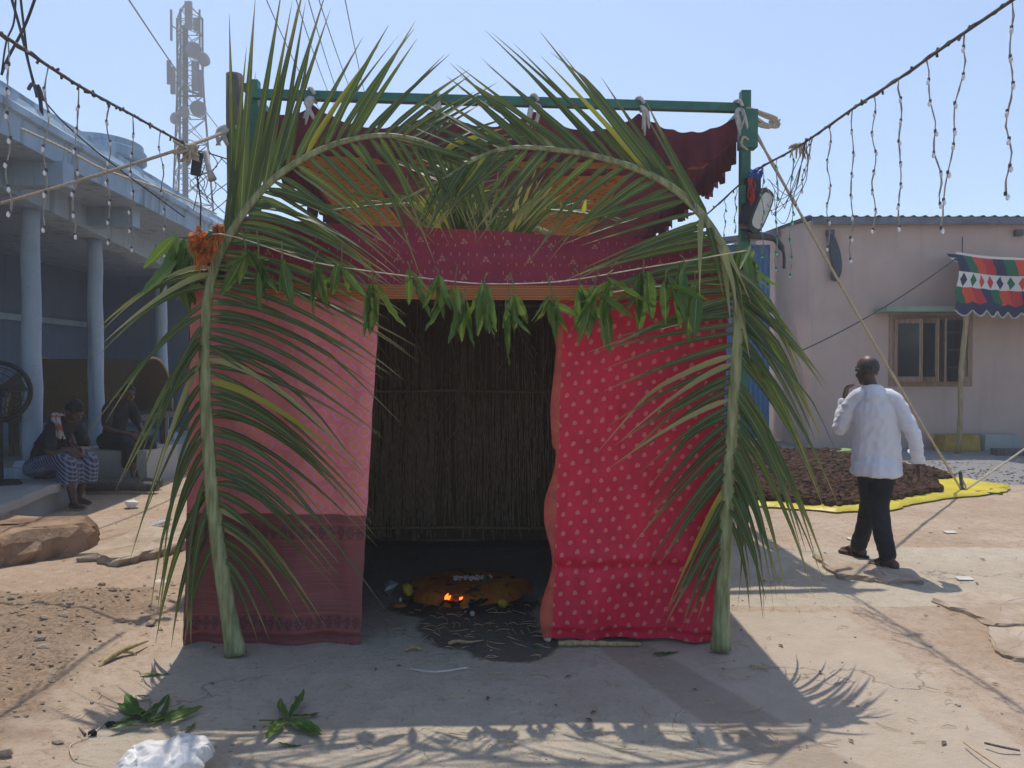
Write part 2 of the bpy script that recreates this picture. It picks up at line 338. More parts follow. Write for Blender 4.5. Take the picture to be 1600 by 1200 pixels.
WICK = NT('woven_wicker'); _x = WICK.xyz(WICK.co('UV')); _a = WICK.math('MULTIPLY', WICK.math('SINE', WICK.math('MULTIPLY', _x[0], 190)), WICK.math('SINE', WICK.math('MULTIPLY', _x[1], 120))); WICK.bump(_a, .9, .015); WICK = WICK.fin(WICK.mix(WICK.ss(_a, -.5, .5), (.09, .06, .035), (.30, .20, .11)), .8, .2)
TURM = NT('turmeric_earth'); _v = TURM.co('Object'); _c = TURM.mix(TURM.ss(TURM.noise(_v, 6, 5), .35, .65), (.42, .10, .025), (.50, .20, .03)); _c = TURM.mix(TURM.ss(TURM.noise(_v, 11, 5), .52, .7), _c, (.10, .035, .02)); TURM.bump(TURM.noise(_v, 40, 6), .6, .01); TURM = TURM.fin(_c, .95, .1)
ASH = mat('charred_earth', (.022, .02, .019), (.012, .011, .011), 20, .95, .6, 50, .01)
PETALW = mat('white_petals', (.72, .70, .66), (.5, .46, .44), 40, .7, transl=.2)
MARI = mat('wilted_marigold', (.62, .20, .035), (.36, .09, .025), 30, .8, transl=.2)
FOIL = mat('crumpled_foil', (.45, .46, .45), (.25, .26, .26), 30, .35, .6, 40, .01, .5, metal=.5)
STRAW = mat('straw', (.50, .39, .22), (.36, .26, .14), 30, .85)
PLAST = NT('white_plastic_bag'); _v = PLAST.co('Object'); PLAST.bump(PLAST.vor(_v, 16, 'DISTANCE_TO_EDGE'), .35, .02); PLAST = PLAST.fin((.80, .79, .78), .4, .4, 0, .25)
EM = NT('flame'); EM.b.inputs['Emission Color'].default_value = (1, .20, .02, 1); EM.b.inputs['Emission Strength'].default_value = 1.6; EM = EM.fin((1, .3, .05))
PAPER = mat('scrap_paper', (.62, .60, .56), (.5, .47, .42), 12, .8)

# ------------------------------------------------------------------ ground
def fbm(x, y, s, o=4): return mn.fractal(Vector((x * s, y * s, 3.7)), 1.0, 2.0, o)
def ell(x, y, cx, cy, rx, ry, rot=0):
    c, q = math.cos(rot), math.sin(rot); dx, dy = x - cx, y - cy; return 1 - math.hypot((dx * c + dy * q) / rx, (-dx * q + dy * c) / ry)
def sstep(x, a, b): t = max(0, min(1, (x - a) / (b - a))); return t * t * (3 - 2 * t)
def rubble_m(x, y): return sstep(-1.95 - .20 * (y - 3.4) * .9 - x + .18 * fbm(x, y, 1.3), -.25, .5) * sstep(5.75 - y + .3 * fbm(x, y, 1.5), 0, .9) * sstep(x, -9, -7)
def height(x, y):
    if abs(x) > 14 or y > 24 or y < 0: return 0
    h = .012 * fbm(x, y, .55) + .005 * fbm(x, y, 3.2)
    h += rubble_m(x, y) * (.07 + .05 * fbm(x, y, 2.1) + .02 * fbm(x, y, 8))
    return h
def axis(lo, hi, st, far):
    a = []; x = lo
    while x <= hi + 1e-6: a.append(x); x += st
    k = st; l = lo; out = []
    while l > far[0]: k *= 1.35; l -= k; out.append(l)
    k = st; h = hi; o2 = []
    while h < far[1]: k *= 1.35; h += k; o2.append(h)
    return out[::-1] + a + o2
xs = axis(-6.5, 7.5, .06, (-600, 600)); ys = axis(1.8, 15.5, .06, (-300, 900))
gv = [(x, y, height(x, y)) for y in ys for x in xs]; nx = len(xs)
gf = [(j * nx + i, j * nx + i + 1, (j + 1) * nx + i + 1, (j + 1) * nx + i) for j in range(len(ys) - 1) for i in range(nx - 1)]
gm = bpy.data.meshes.new('ground'); gm.from_pydata(gv, [], gf); gm.polygons.foreach_set('use_smooth', [True] * len(gf))
def wetm(x, y):
    a = max(ell(x, y, -.32, 5.0, .52, .30), ell(x, y, -.20, 4.62, .40, .45), ell(x, y, -.02, 4.30, .30, .28, -.5), ell(x, y, .05, 4.35, .24, .15)); return a
masks = {'wet': wetm,
 'char': lambda x, y: ell(x, y, -.30, 5.10, .62, .42),
 'hut_floor': lambda x, y: sstep(y, 4.5, 5.6) * sstep(1.25 - x, 0, .2) * sstep(x + 1.8, 0, .2) * sstep(7.3 - y, 0, .2),  # floor inside the hut, darker towards the back
 'conc': lambda x, y: min(sstep(x + 1.75 + .10 * (y - 3), -.15, .15), sstep(.75 + .42 * (4.6 - y) - x, -.15, .15) if y < 5 else 1, sstep(6.9 - y, 0, .4)) ,
 'pale': lambda x, y: min(sstep(x - .62 - .40 * (4.6 - y), -.08, .08), sstep(2.1 - x, -.4, .4), sstep(4.9 - y, -.2, .2)),
 'grav': lambda x, y: min(sstep(y - 10.35 + .02 * (x - 6), -.08, .08), sstep(x - 5.2, -.3, .3)),
 'strip': lambda x, y: min(sstep(x - .30 - .42 * (4.6 - y), -.06, .1), sstep(.66 + .45 * (4.6 - y) - x, -.06, .1), sstep(4.6 - y, -.1, .2)),
 'rub': rubble_m}
for k, fn in masks.items():
    at = gm.attributes.new(k, 'FLOAT', 'POINT'); at.data.foreach_set('value', [fn(x, y) if (abs(x) < 20 and 0 < y < 30) else (1.0 if k == 'grav' and x > 0 and y > 10 else 0.0) for x, y, z in gv])
def mk_ground():
    g = NT('dusty_ground'); v = g.n('NewGeometry').outputs['Position']; A = g.attr
    n1 = g.noise(v, .8, 8, .62); n2 = g.noise(v, 5, 8, .65); n3 = g.noise(v, 40, 6, .7); n4 = g.noise(v, 150, 4, .7)
    dirt = g.mix(g.ss(n1, .35, .65), (.41, .30, .215), (.50, .39, .295)); dirt = g.mix(g.math('MULTIPLY', g.ss(n2, .48, .72), .45), dirt, (.36, .24, .155))
    dirt = g.mix(g.math('MULTIPLY', g.ss(n3, .52, .68), .5), dirt, (.24, .16, .11)); dirt = g.mix(g.math('MULTIPLY', g.ss(n4, .56, .68), .5), dirt, (.58, .48, .38))
    conc = g.mix(g.ss(n2, .35, .65), (.48, .42, .325), (.55, .485, .38)); conc = g.mix(g.math('MULTIPLY', g.ss(n3, .52, .66), .55), conc, (.31, .265, .21)); conc = g.mix(g.math('MULTIPLY', g.ss(n1, .45, .6), .35), conc, (.40, .31, .235))
    n5 = g.noise(v, 13, 7, .7); dirt = g.mix(g.math('MULTIPLY', g.ss(n5, .50, .66), .5), dirt, (.27, .185, .125)); dirt = g.mix(g.math('MULTIPLY', g.ss(n5, .44, .34), .4), dirt, (.60, .50, .40)); conc = g.mix(g.math('MULTIPLY', g.ss(n5, .52, .68), .4), conc, (.30, .25, .19))
    wob = g.math('MULTIPLY', g.math('SUBTRACT', n2, .5), .9)
    fc = g.ss(g.math('ADD', A('conc'), wob), .4, .62); c = g.mix(g.math('MULTIPLY', fc, .9), dirt, conc)
    pl = g.mix(g.ss(n2, .3, .7), (.47, .385, .295), (.54, .45, .355)); fp = g.ss(g.math('ADD', A('pale'), g.math('MULTIPLY', wob, .5)), .42, .55); c = g.mix(g.math('MULTIPLY', fp, .85), c, pl)
    rb = g.mix(g.ss(n3, .4, .6), (.17, .115, .075), (.34, .24, .165)); fr = g.ss(g.math('ADD', A('rub'), wob), .3, .8); c = g.mix(g.math('MULTIPLY', fr, .8), c, rb)
    gr = g.mix(g.ss(n4, .35, .65), (.20, .195, .19), (.42, .41, .40)); fg = g.ss(g.math('ADD', A('grav'), g.math('MULTIPLY', wob, .6)), .35, .65); c = g.mix(fg, c, gr)
    so_ = g.math('MULTIPLY', A('hut_floor'), .5); c = g.mix(so_, c, (.12, .115, .11))
    ch = g.ss(g.math('ADD', A('char'), g.math('MULTIPLY', wob, .9)), .05, .45); c = g.mix(g.math('MULTIPLY', ch, .75), c, (.04, .035, .032))
    wt = g.ss(g.math('ADD', A('wet'), g.math('MULTIPLY', wob, .55)), .0, .16); c = g.mix(g.math('MULTIPLY', wt, .78), c, (.055, .042, .035))
    st_ = g.ss(g.math('ADD', A('strip'), g.math('MULTIPLY', wob, .8)), .35, .7); c = g.mix(g.math('MULTIPLY', st_, .6), c, (.33, .25, .185))
    # fine cracks in the hard ground
    cr = g.n('TexVoronoi', feature='DISTANCE_TO_EDGE'); vd = g.n('VectorMath', operation='ADD'); g.put(vd.inputs[0], v); nn = g.n('TexNoise'); nn.inputs['Scale'].default_value = 3; nn.inputs['Detail'].default_value = 6; g.put(nn.inputs['Vector'], v); g.put(vd.inputs[1], nn.outputs['Color']); g.put(cr.inputs['Vector'], vd.outputs[0]); cr.inputs['Scale'].default_value = .62
    ck = g.math('MULTIPLY', g.ss(cr.outputs[0], .007, .001), g.math('MULTIPLY', g.math('MAXIMUM', fc, fp), g.ss(n1, .45, .55))); c = g.mix(g.math('MULTIPLY', ck, .35), c, (.12, .085, .06))
    h = g.math('ADD', g.math('MULTIPLY', n3, .7), g.math('MULTIPLY', n2, 1.2)); h = g.math('ADD', h, g.math('MULTIPLY', n4, g.math('MULTIPLY_ADD', fg, 1.2, .35))); h = g.math('ADD', g.math('SUBTRACT', h, ck), g.math('MULTIPLY', n5, 1.0))
    g.bump(h, .7, .026); return g.fin(c, g.math('MULTIPLY_ADD', wt, -.3, .95), .2)
gm.materials.append(mk_ground()); ground = link('ground', gm); ground['kind'] = 'structure'

# ------------------------------------------------------------------ left building with veranda
bl = thing('veranda_house', 'blue-washed house with a pillared veranda and heavy cornice on the left', 'house', (-6.2, 9, 0))
def pl_x(y): return -5.58 - .175 * (y - 8.93)      # colonnade line
MB().grid(lambda u, v: V(0, 0, 0), 1, 1)
pe = lambda y: -4.15 - .198 * (y - 4)              # plinth edge
m = MB(); ya, yb = 1.5, 9.35
k = len(m.v)
for y in (ya, yb):
    for x, z in ((pe(y), -.02), (pe(y) - .02, .30), (-9.5, .30), (-9.5, -.02)): m.v.append(V(x, y, z))
for q in ((0, 1, 5, 4), (1, 2, 6, 5), (2, 3, 7, 6), (4, 5, 6, 7), (3, 2, 1, 0)): m.face(*[k + i for i in q])
m.build('plinth', CONC, bl)
m = MB(); m.grid(lambda u, v: V(pe(lerp(1.5, 9.42, u)) + .045 + .02 * fbm(u * 30, v, 1), lerp(1.5, 9.42, u), .215 + .09 * v + .015 * fbm(u * 22, 0, 1)), 60, 2); m.grid(lambda u, v: V(lerp(pe(lerp(1.5, 9.42, u)) + .045 + .02 * fbm(u * 30, 1, 1), -9.4, v), lerp(1.5, 9.42, u), .305 + .015 * fbm(u * 22, 0, 1) * (1 - v)), 60, 4); m.build('plinth_cap', CONC, bl, True)
MB().box((-8.2, 14.2, .11), (4.6, 9.6, .24)).build('rear_plinth', CONC, bl)
for y in (3.9, 6.4, 8.93, 10.96, 14.3, 16.9):
    x = pl_x(y); zb = .303 if y < 10 else .235
    m = MB(); zt = 3.42 if y < 12 else 3.6
    n = 14; m.tube([V(x + .006 * math.sin(i * 1.3 + y), y, lerp(zb + .2, zt, i / n)) for i in range(n + 1)], [.112 - .006 * abs(math.sin(i * .9 + y)) - .012 * (i / n) for i in range(n + 1)], 20); m.build('pillar', BLUEWALL, bl, True)
    m = MB(); m.box((x, y, zb + .065), (.42, .40, .13)); m.box((x, y, zb + .165), (.30, .29, .075), taper=.86); m.build('pillar_base', BLUEWALL, bl)
# beam over the pillars, underside, cornice in steps following the eave line
def ex(y): return -4.64 - .0631 * (y - 6.96)
Y0, Y1 = 1.2, 17.6
MB().bar((pl_x(Y0), Y0, 3.575), (pl_x(Y1), Y1, 3.575), .36, .33).build('beam', BLUEWALL, bl)
for y in (8.05, 10.3): MB().box((pl_x(y) + .45, y, 3.58), (.7, .2, .25)).build('bracket', BLUEWALL, bl)
m = MB()
prof = [(-4.6, 3.72), (.0, 3.70), (.015, 3.93), (.06, 3.95), (.06, 4.02), (.02, 4.05), (.0, 4.12), (-.1, 4.17), (-.1, 4.24), (-4.6, 4.3)]
NS = 46
m.grid(lambda u, v: V(ex(lerp(Y0, Y1, u)) + prof[int(round(v * 9))][0] + (.012 * fbm(u * 50, v * 9, 1) if 0 < v < 1 else 0), lerp(Y0, Y1, u), prof[int(round(v * 9))][1] + .012 * fbm(u * 30, v * 5 + 9, 1)), NS, 9); m.build('roof', BLUEWALL, bl)
c = V(-5.62, 10.6, 4.40)
m = MB(); m.loft([(c, .50, .56), (c + V(0, 0, .03), .54, .60), (c + V(0, 0, .15), .54, .60), (c + V(0, 0, .17), .50, .56), (c + V(0, 0, .25), .50, .56)], 40); m.build('round_ledge', BLUEWALL, bl)
MB().box((-6.0, 10.9, 4.70), (.5, .5, .12)).build('ledge_cap', BLUEWALL, bl)
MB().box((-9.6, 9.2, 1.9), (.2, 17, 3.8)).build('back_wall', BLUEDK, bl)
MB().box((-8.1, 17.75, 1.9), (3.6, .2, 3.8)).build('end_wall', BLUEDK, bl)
for y, w_, dark in ((7.6, 1.0, WOODF), (11.6, 1.1, WOODF)):
    f = MB().box((-9.48, y, 1.3), (.06, w_ + .24, 2.2)).build('door_frame', BLUEWALL, bl); MB().box((-9.44, y, 1.28), (.05, w_, 2.0)).build('door', GLASSD, f)
f = MB().box((-9.47, 9.9, 1.75), (.07, 1.3, 1.2)).build('window_frame', BLUEWALL, bl); MB().box((-9.43, 9.9, 1.75), (.04, 1.1, 1.0)).build('pane', GLASSD, f)
MB().box((-9.45, 10.0, 2.55), (.1, 14, .12)).build('wall_band', BLUEWALL, bl)
tag(MB().box((-5.35, 10.6, .24), (1.05, .95, .48)).build('cement_bench', CONC), 'low grey cement bench between the veranda pillars', 'bench')
for k_, (x0, y0, x1, y1) in enumerate(((-5.6, 9.75, -4.55, 9.95), (-5.5, 9.6, -4.45, 9.62))):
    tag(MB().tube(cat([V(x0, y0, .09 + .0 * k_), V((x0 + x1) / 2, (y0 + y1) / 2 + .04, .1), V(x1, y1, .08)], 8), [.07, .075, .07, .065, .07, .06, .065, .06, .055], 10).build('log', OLDWOOD), ('rough log lying nearer the cement bench', 'rough log lying in front, nearer the camera')[k_], 'log', 'logs by the veranda')
# woven cart hood
h = thing('woven_hood', 'arched woven cane cart hood standing behind the veranda pillars', 'cart hood', (-6.5, 12.4, .23))
m = MB(); m.grid(lambda u, v: V(lerp(-7.7, -5.85, v) + .05 * math.sin(u * 3.14), 12.4 - .78 * math.cos(u * math.pi), .85 + .88 * math.sin(u * math.pi)), 28, 14, (2.4, 1.9)); m.build('woven_shell', WICK, h, True)
for x in (-7.65, -5.85): MB().tube([V(x + .05 * math.sin(i / 20 * 3.14), 12.4 - .80 * math.cos(i / 20 * math.pi), .85 + .90 * math.sin(i / 20 * math.pi)) for i in range(21)], .022, 6).build('hoop', BAMBOO, h, True)
MB().box((-6.75, 12.4, .80), (1.95, 1.7, .09)).build('bed_frame', OLDWOOD, h)
for x in (-7.6, -5.95):
    for y in (11.7, 13.1): MB().box((x, y, .49), (.1, .1, .53)).build('leg', OLDWOOD, h)
# pedestal fan
fx, fy, fz = -5.50, 8.2, 1.32
fn = thing('pedestal_fan', 'large dark round pedestal fan at the left edge beside the first pillar', 'fan', (fx, fy, .305))
ax = V(.35, -.94, 0).normalized(); sx = V(.94, .35, 0); sz = V(0, 0, 1)
def circ(r, off=0, n=32): return [V(fx, fy, fz) + ax * off + sx * r * math.cos(2 * math.pi * i / n) + sz * r * math.sin(2 * math.pi * i / n) for i in range(n + 1)]
MB().tube(circ(.31), .026, 8, False).build('rim', BLACK, fn, True)
for r, o in ((.26, .05), (.2, .07), (.13, .085)): MB().tube(circ(r, o), .005, 5, False).build('guard_ring', STEEL, fn)
for i in range(16):
    a = i * math.pi / 8; d = sx * math.cos(a) + sz * math.sin(a); MB().tube([V(fx, fy, fz) + ax * .09 + d * .06, V(fx, fy, fz) + ax * .075 + d * .22, V(fx, fy, fz) + d * .31], .004, 5).build('guard_wire', STEEL, fn)
MB().tube([V(fx, fy, fz) + ax * .1, V(fx, fy, fz) - ax * .22], [.06, .08], 14).build('hub', BLACK, fn, True)
for i in range(3):
    a = i * 2.094 + .4; d = sx * math.cos(a) + sz * math.sin(a); e = ax.cross(d); m = MB(); m.grid(lambda u, v: V(fx, fy, fz) + d * lerp(.05, .26, v) + e * (u - .5) * lerp(.08, .2, v) + ax * (u - .5) * .07, 4, 6); m.build('blade', DARKM, fn, True)
MB().tube([V(fx, fy, .33) - ax * .12, V(fx, fy, fz - .05) - ax * .12], .022, 10).build('stand', BLACK, fn); MB().tube([V(fx, fy, .305) - ax * .12, V(fx, fy, .345) - ax * .12], [.2, .17], 20).build('base', BLACK, fn)

# ------------------------------------------------------------------ pink house on the right
ph = thing('pink_house', 'pink plastered single-storey house with a metal roof at the right', 'house', (9, 15.2, 0))
HX, HYF, HYB = 5.89, 15.2, 18.6
wx0, wx1, wz0, wz1 = 7.45, 9.10, 1.22, 2.64
def hole_wall(m, x0, x1, z0, z1, y, t):
    for a, b, c, d in ((x0, wx0, z0, z1), (wx1, x1, z0, z1), (wx0, wx1, z0, wz0), (wx0, wx1, wz1, z1)): m.box(((a + b) / 2, y + t / 2, (c + d) / 2), (b - a, t, d - c))
m = MB(); hole_wall(m, HX, 17, 0, 4.50, HYF, .25); m.build('front_wall', PINKW, ph)
m = MB(); k = len(m.v)
for x in (HX, HX + .25):
    for y, z in ((HYF + .252, 0), (HYB, 0), (HYB, 4.80), (HYF + .252, 4.52)): m.v.append(V(x, y, z))
for q in ((3, 2, 1, 0), (4, 5, 6, 7), (0, 1, 5, 4), (1, 2, 6, 5), (2, 3, 7, 6), (3, 0, 4, 7)): m.face(*[k + i for i in q])
m.build('side_wall', PINKW, ph)
m = MB(); m.grid(lambda u, v: V(lerp(HX - .12, 17, u), lerp(HYF - .22, 24, v), 4.53 + .9 * v * .55 + .028 * (1 if (u * 300) % 6 < 1.6 else 0)), 300, 3); m.build('roof', ROOFM, ph)
MB().box((11.45, HYF - .18, 4.455), (11.2, .05, .13)).build('roof_trim', ROOFM, ph)
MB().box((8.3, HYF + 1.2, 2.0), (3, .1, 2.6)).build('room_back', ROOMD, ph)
MB().box((8.42, HYF - .27, 2.715), (2.55, .55, .10)).build('window_ledge', LEDGE, ph)
fr = MB(); Yw = HYF + .05
for x in (wx0 + .05, wx1 - .05): fr.box((x, Yw, (wz0 + wz1) / 2), (.1, .14, wz1 - wz0 - .004))
for z in (wz0 + .05, wz1 - .05): fr.box(((wx0 + wx1) / 2, Yw, z), (wx1 - wx0 - .204, .136, .1))
for x in (8.0, 8.55): fr.box((x, Yw, (wz0 + wz1) / 2), (.08, .13, wz1 - wz0 - .204))
win = fr.build('window', WOODF, ph)
for i in range(11): MB().tube([V(wx0 + .15 + i * .135, Yw + .1, wz0 + .05), V(wx0 + .15 + i * .135, Yw + .1, wz1 - .05)], .008, 6).build('bar', DARKM, win)
for z in (1.6, 1.95, 2.3): MB().box(((wx0 + wx1) / 2, Yw + .1, z), (1.5, .006, .03)).build('cross_bar', DARKM, win)
def shutter(hx, y, ang, wd=.5):
    m = MB(); d = V(math.cos(ang), math.sin(ang), 0); n = V(-d.y, d.x, 0); z0, z1 = wz0 + .1, wz1 - .1
    def bar(a0, a1, b0, b1): m.box(V(hx, y, 0) + d * (a0 + a1) / 2 + V(0, 0, (b0 + b1) / 2), (a1 - a0, .035, b1 - b0), ang)
    bar(0, .06, z0, z1); bar(wd - .06, wd, z0, z1); bar(.06, wd - .06, z1 - .08, z1); bar(.06, wd - .06, z0, z0 + .1)
    s = m.build('shutter', WOODF, win); MB().box(V(hx, y, (z0 + z1) / 2) + d * wd / 2, (wd - .12, .008, z1 - z0 - .18), ang).build('shutter_pane', GLASSD, s)
shutter(wx0 + .1, HYF - .03, R(-38)); shutter(8.02, HYF - .03, R(-68), .45); shutter(8.52, HYF - .03, R(-115), .45); shutter(wx1 - .1, HYF - .03, R(-128), .5)
for x in (6.25, 9.95, 13.2): 
    f = MB().box((x, HYF - .06, 4.24), (.14, .1, .12)).build('wall_lamp', DARKM, ph)
MB().tube(cat([V(6.25, HYF - .06, 4.2), V(6.32, HYF - .1, 3.9), V(6.36, HYF - .12, 3.55), V(6.3, HYF - .12, 3.3)], 8), [.05, .08, .09, .1, .1, .1, .1, .09, .05], 10).build('meter_box', STEEL, ph, True)
MB().tube([V(11.2, HYF + 1, 4.6), V(11.2, HYF + 1, 5.2)], .03, 6).build('vent_pipe', DARKM, ph)
# lighter brick blocks by its foot
for (x, y, mt, lb) in ((8.55, 14.75, mat('yellow_block', (.42, .27, .05)), 'yellow kerb block lying by the house wall'), (9.35, 14.8, CONC, 'grey cement block lying beside the yellow kerb block')):
    tag(MB().box((x, y, .16), (.75, .35, .3), .1, taper=.92).build('kerb_block', mt), lb, 'block')
tag(MB().box((9.6, 13.9, .06), (1.7, .22, .12), -.02).build('painted_plank', OLDWOOD), 'long low plank lying in front of the bamboo awning pole', 'plank')
# blue corrugated sheet wall left of it
sh = thing('blue_sheet_wall', 'blue corrugated metal sheet wall between hut and pink house', 'wall', (4.6, 17.2, 0))
m = MB(); m.grid(lambda u, v: V(lerp(3.0, 5.80, u), 17.3 + .022 * math.sin(u * 2.8 / .11 * 6.283), lerp(0, 4.36, v)), 204, 2); m.build('sheet', BLUES, sh, True)
MB().bar((2.7, 17.2, 4.2), (5.86, 17.1, 4.55), .5, .10).build('roof_edge', ROOFM, sh)
# floodlight bracket on the corner
# bamboo pole with applique awning
aw = thing('patchwork_awning', 'patchwork awning cloth with diamonds and scalloped hem on a bamboo pole', 'awning', (8.34, 14.2, 0))
m = MB(); m.tube([V(8.25 + .012 * i + .02 * math.sin(i * .8), 14.2, i * .26) for i in range(14)], [.047, .042] * 7, 10); m.build('pole', BAMBOO, aw, True)
def mk_patch():
    g = NT('patchwork_cloth'); uv = g.co('UV'); x = g.xyz(uv); u, v = x[0], x[1]
    def hashc(k, seed):
        wn_ = g.n('TexWhiteNoise', noise_dimensions='2D'); cb = g.n('CombineXYZ'); g.put(cb.inputs[0], k); cb.inputs[1].default_value = seed; g.put(wn_.inputs['Vector'], cb.outputs[0]); return wn_.outputs[0]
    def pal(h):
        r = g.n('ValToRGB'); r.color_ramp.interpolation = 'CONSTANT'; el = r.color_ramp.elements; el[0].color = (.50, .03, .04, 1); el[1].position = .3; el[1].color = (.03, .035, .085, 1)
        e = el.new(.52); e.color = (.015, .13, .07, 1); e = el.new(.72); e.color = (.60, .07, .035, 1); g.put(r.inputs[0], h); return r.outputs[0]
    sl = g.math('ADD', u, g.math('MULTIPLY', v, .25))
    k1 = g.math('FLOOR', g.math('DIVIDE', sl, .19)); k2 = g.math('FLOOR', g.math('DIVIDE', u, .19)); f2 = g.math('ABSOLUTE', g.math('SUBTRACT', g.math('FRACT', g.math('DIVIDE', u, .19)), .5))
    seq = lambda k, o: g.math('FRACT', g.math('ADD', g.math('MULTIPLY', k, .2703), o)); top = pal(seq(k1, .05)); bot = pal(seq(k1, .55)); dia = g.ss(g.math('ADD', g.math('MULTIPLY', f2, .26), g.math('MULTIPLY', g.math('ABSOLUTE', g.math('SUBTRACT', v, .53)), .75)), .095, .085)
    mid = g.mix(dia, (.68, .66, .62), pal(seq(k2, .35)))
    c = g.mix(g.ss(v, .66, .665), mid, top); c = g.mix(g.ss(v, .405, .40), c, bot); c = g.mix(g.ss(v, .16, .155), c, (.03, .035, .085)); c = g.mix(g.ss(v, .955, .96), c, (.66, .64, .62))
    return g.fin(c, .85, .15, 0, .12)
PATCH = mk_patch()
W = 9.0
def awf(u, v): 
    x = 8.17 + u * W; sc = .11 * abs(math.sin(u * W / .26 * math.pi)) * (1 - v) ** 3; zt = 3.72 - .06 * math.sin(u * W * 1.3) - .02 * u
    return V(x + .04 * fbm(x, v * 3, 1.2), 14.18 + .10 * math.sin(x * 4.2 + v * 2.5) * (1 - .5 * v), lerp(2.66 - sc, zt, v) - .10 * (x - 8.2) * .4 * (1 if x < 9.5 else 1.3 / max(x - 8.2, .1)))
m = MB(); m.grid(awf, 220, 16, (W, 1.0)); m.build('patchwork_curtain', PATCH, aw, True)
m = MB(); m.tube([awf(i / 400, 0) + V(0, -.012, 0) for i in range(0, 401)], .016, 5); m.build('scallop_trim', WHITE_CLOTH, aw)
m = MB(); m.grid(lambda u, v: V(8.45 + u * W, lerp(14.24, 15.0, v), 3.62 - .08 * math.sin(u * W * 1.3) - .12 * math.sin(v * 3.14) + .2 * v), 40, 8, (W, .8)); m.build('awning_top', PATCH, aw, True)
MB().tube([V(8.3, 14.2, 3.4), V(8.3, 14.2, 4.0)], .012, 6).build('iron_rod', DARKM, aw)
tag(MB().tube(sagline((8.28, 14.2, 3.68), (4.9, 13.2, 1.85), .12, 20), .012, 6).build('dark_rope', WIRE), 'thin dark guy rope from the patchwork awning down to the left', 'rope')

# ------------------------------------------------------------------ telecom tower far behind
tw = thing('telecom_tower', 'tall steel lattice telecom tower with dishes and panel antennas behind the roofs', 'tower', (-25.2, 60, 0))
TY = 60; TX = -25.2
def tl(z, i):
    h_ = lerp(2.6, 1.05, min(z / 24, 1)) ; a = i * 2 * math.pi / 3 + .5; return V(TX + h_ * math.cos(a) * 1.1, TY + h_ * math.sin(a), z)
levels = [0, 4, 8, 11.5, 14.5, 17, 19.2, 21.2, 23, 24.6, 26.2, 27.7, 29]
for i in range(3): MB().tube([tl(z, i) for z in levels], .085, 6).build('leg', STEEL, tw)
m = MB()
for a, b in zip(levels, levels[1:]):
    for i in range(3):
        j = (i + 1) % 3; m.tube([tl(a, i), tl(b, j)], .035, 4); m.tube([tl(a, j), tl(b, i)], .035, 4); m.tube([tl(b, i), tl(b, j)], .04, 4)
for i in range(3): m.tube([tl(29, i), V(TX, TY, 30.0)], .05, 4)
m.build('lattice_bracing', STEEL, tw)
m = MB(); m.bar((TX - .1, TY - .5, 0), (TX + .1, TY - .5, 28), .42, .10)
for i in range(60): m.bar((TX - .3, TY - .62, .48 * i), (TX + .35, TY - .62, .48 * i), .05, .05)
m.build('cable_ladder', STEEL, tw)
PANEL = mat('antenna_shell', (.12, .13, .15), rough=.5)
for (px, y0, y1, wd) in ((299, 8, 50, .5), (311, 33, 52, .42), (272, 20, 68, .16), (316, 20, 75, .14), (268, 98, 135, .3), (274, 108, 150, .34), (309, 100, 145, .5), (317, 113, 152, .3), (285, 95, 140, .2)):
    a, b = P(px, y1, TY - 1.6), P(px, y0, TY - 1.6); m = MB(); m.bar(a, b, wd, wd * .5); q = m.build('panel_antenna', PANEL, tw); MB().bar((a + b) / 2, (a + b) / 2 + V((TX - a.x) * .5, 1.4, 0), .07, .07).build('bracket', STEEL, q)
for (px, py, r, d) in ((307, 83, .58, V(.2, -1, 0)), (321, 97, .5, V(.95, -.5, .1)), (313, 173, .58, V(.3, -1, 0)), (278, 188, .42, V(-.6, -1, 0)), (291, 178, .4, V(-.2, -1, 0))):
    c = P(px, py, TY - 1.7); d = d.normalized(); m = MB(); m.tube([c + d * .22, c + d * .2, c - d * .1, c - d * .28], [r * .96, r, r, r * .3], 24); q = m.build('dish', PANEL, tw, True); MB().bar(c - d * .2, V(TX + (c.x - TX) * .6, TY, c.z), .08, .08).build('bracket', STEEL, q)
m = MB()
for a in range(3): m.tube([tl(23, a) * 1.0, tl(23, (a + 1) % 3)], .09, 6)
m.build('platform', STEEL, tw)

# ------------------------------------------------------------------ canopy behind the hut
cp = thing('cloth_canopy', 'maroon cloth canopy with orange bands hung on a green pipe frame behind the hut', 'canopy', (0, 9.8, 0))
A, B, C_, D = V(-2.33, 6.65, 3.92), V(2.11, 7.0, 3.92), V(-2.5, 12.4, 3.92), V(2.05, 12.6, 3.92)
MB().box((2.11, 7.0, 2.03), (.085, .085, 4.08)).build('post', GREEN, cp); MB().box((-2.24, 6.72, 2.03), (.085, .085, 4.06)).build('post', GREEN, cp)
MB().box((2.13, 6.99, 3.72), (.15, .13, .34)).build('sleeve', GREEN, cp)
for q in (C_, D): MB().box((q.x, q.y, 2.0), (.085, .085, 4.0)).build('post', GREEN, cp)
MB().bar(A + V(.1, 0, 0), B - V(.05, 0, 0), .07, .075).build('front_pipe', GREEN, cp); MB().bar(C_, D, .07, .07).build('rear_pipe', GREEN, cp)
MB().bar(A + V(.02, .06, .09), C_ + V(0, -.06, .02), .06, .06).build('side_pipe', GREEN, cp); MB().bar(B + V(0, .06, -.01), D - V(0, .06, 0), .06, .06).build('side_pipe', GREEN, cp)
ties = [0, .12, .37, .57, .79, 1.0]
def sagt(t):
    for a, b in zip(ties, ties[1:]):
        if t <= b: q = (t - a) / (b - a); return .16 * 4 * q * (1 - q) * (b - a) / .22
    return 0
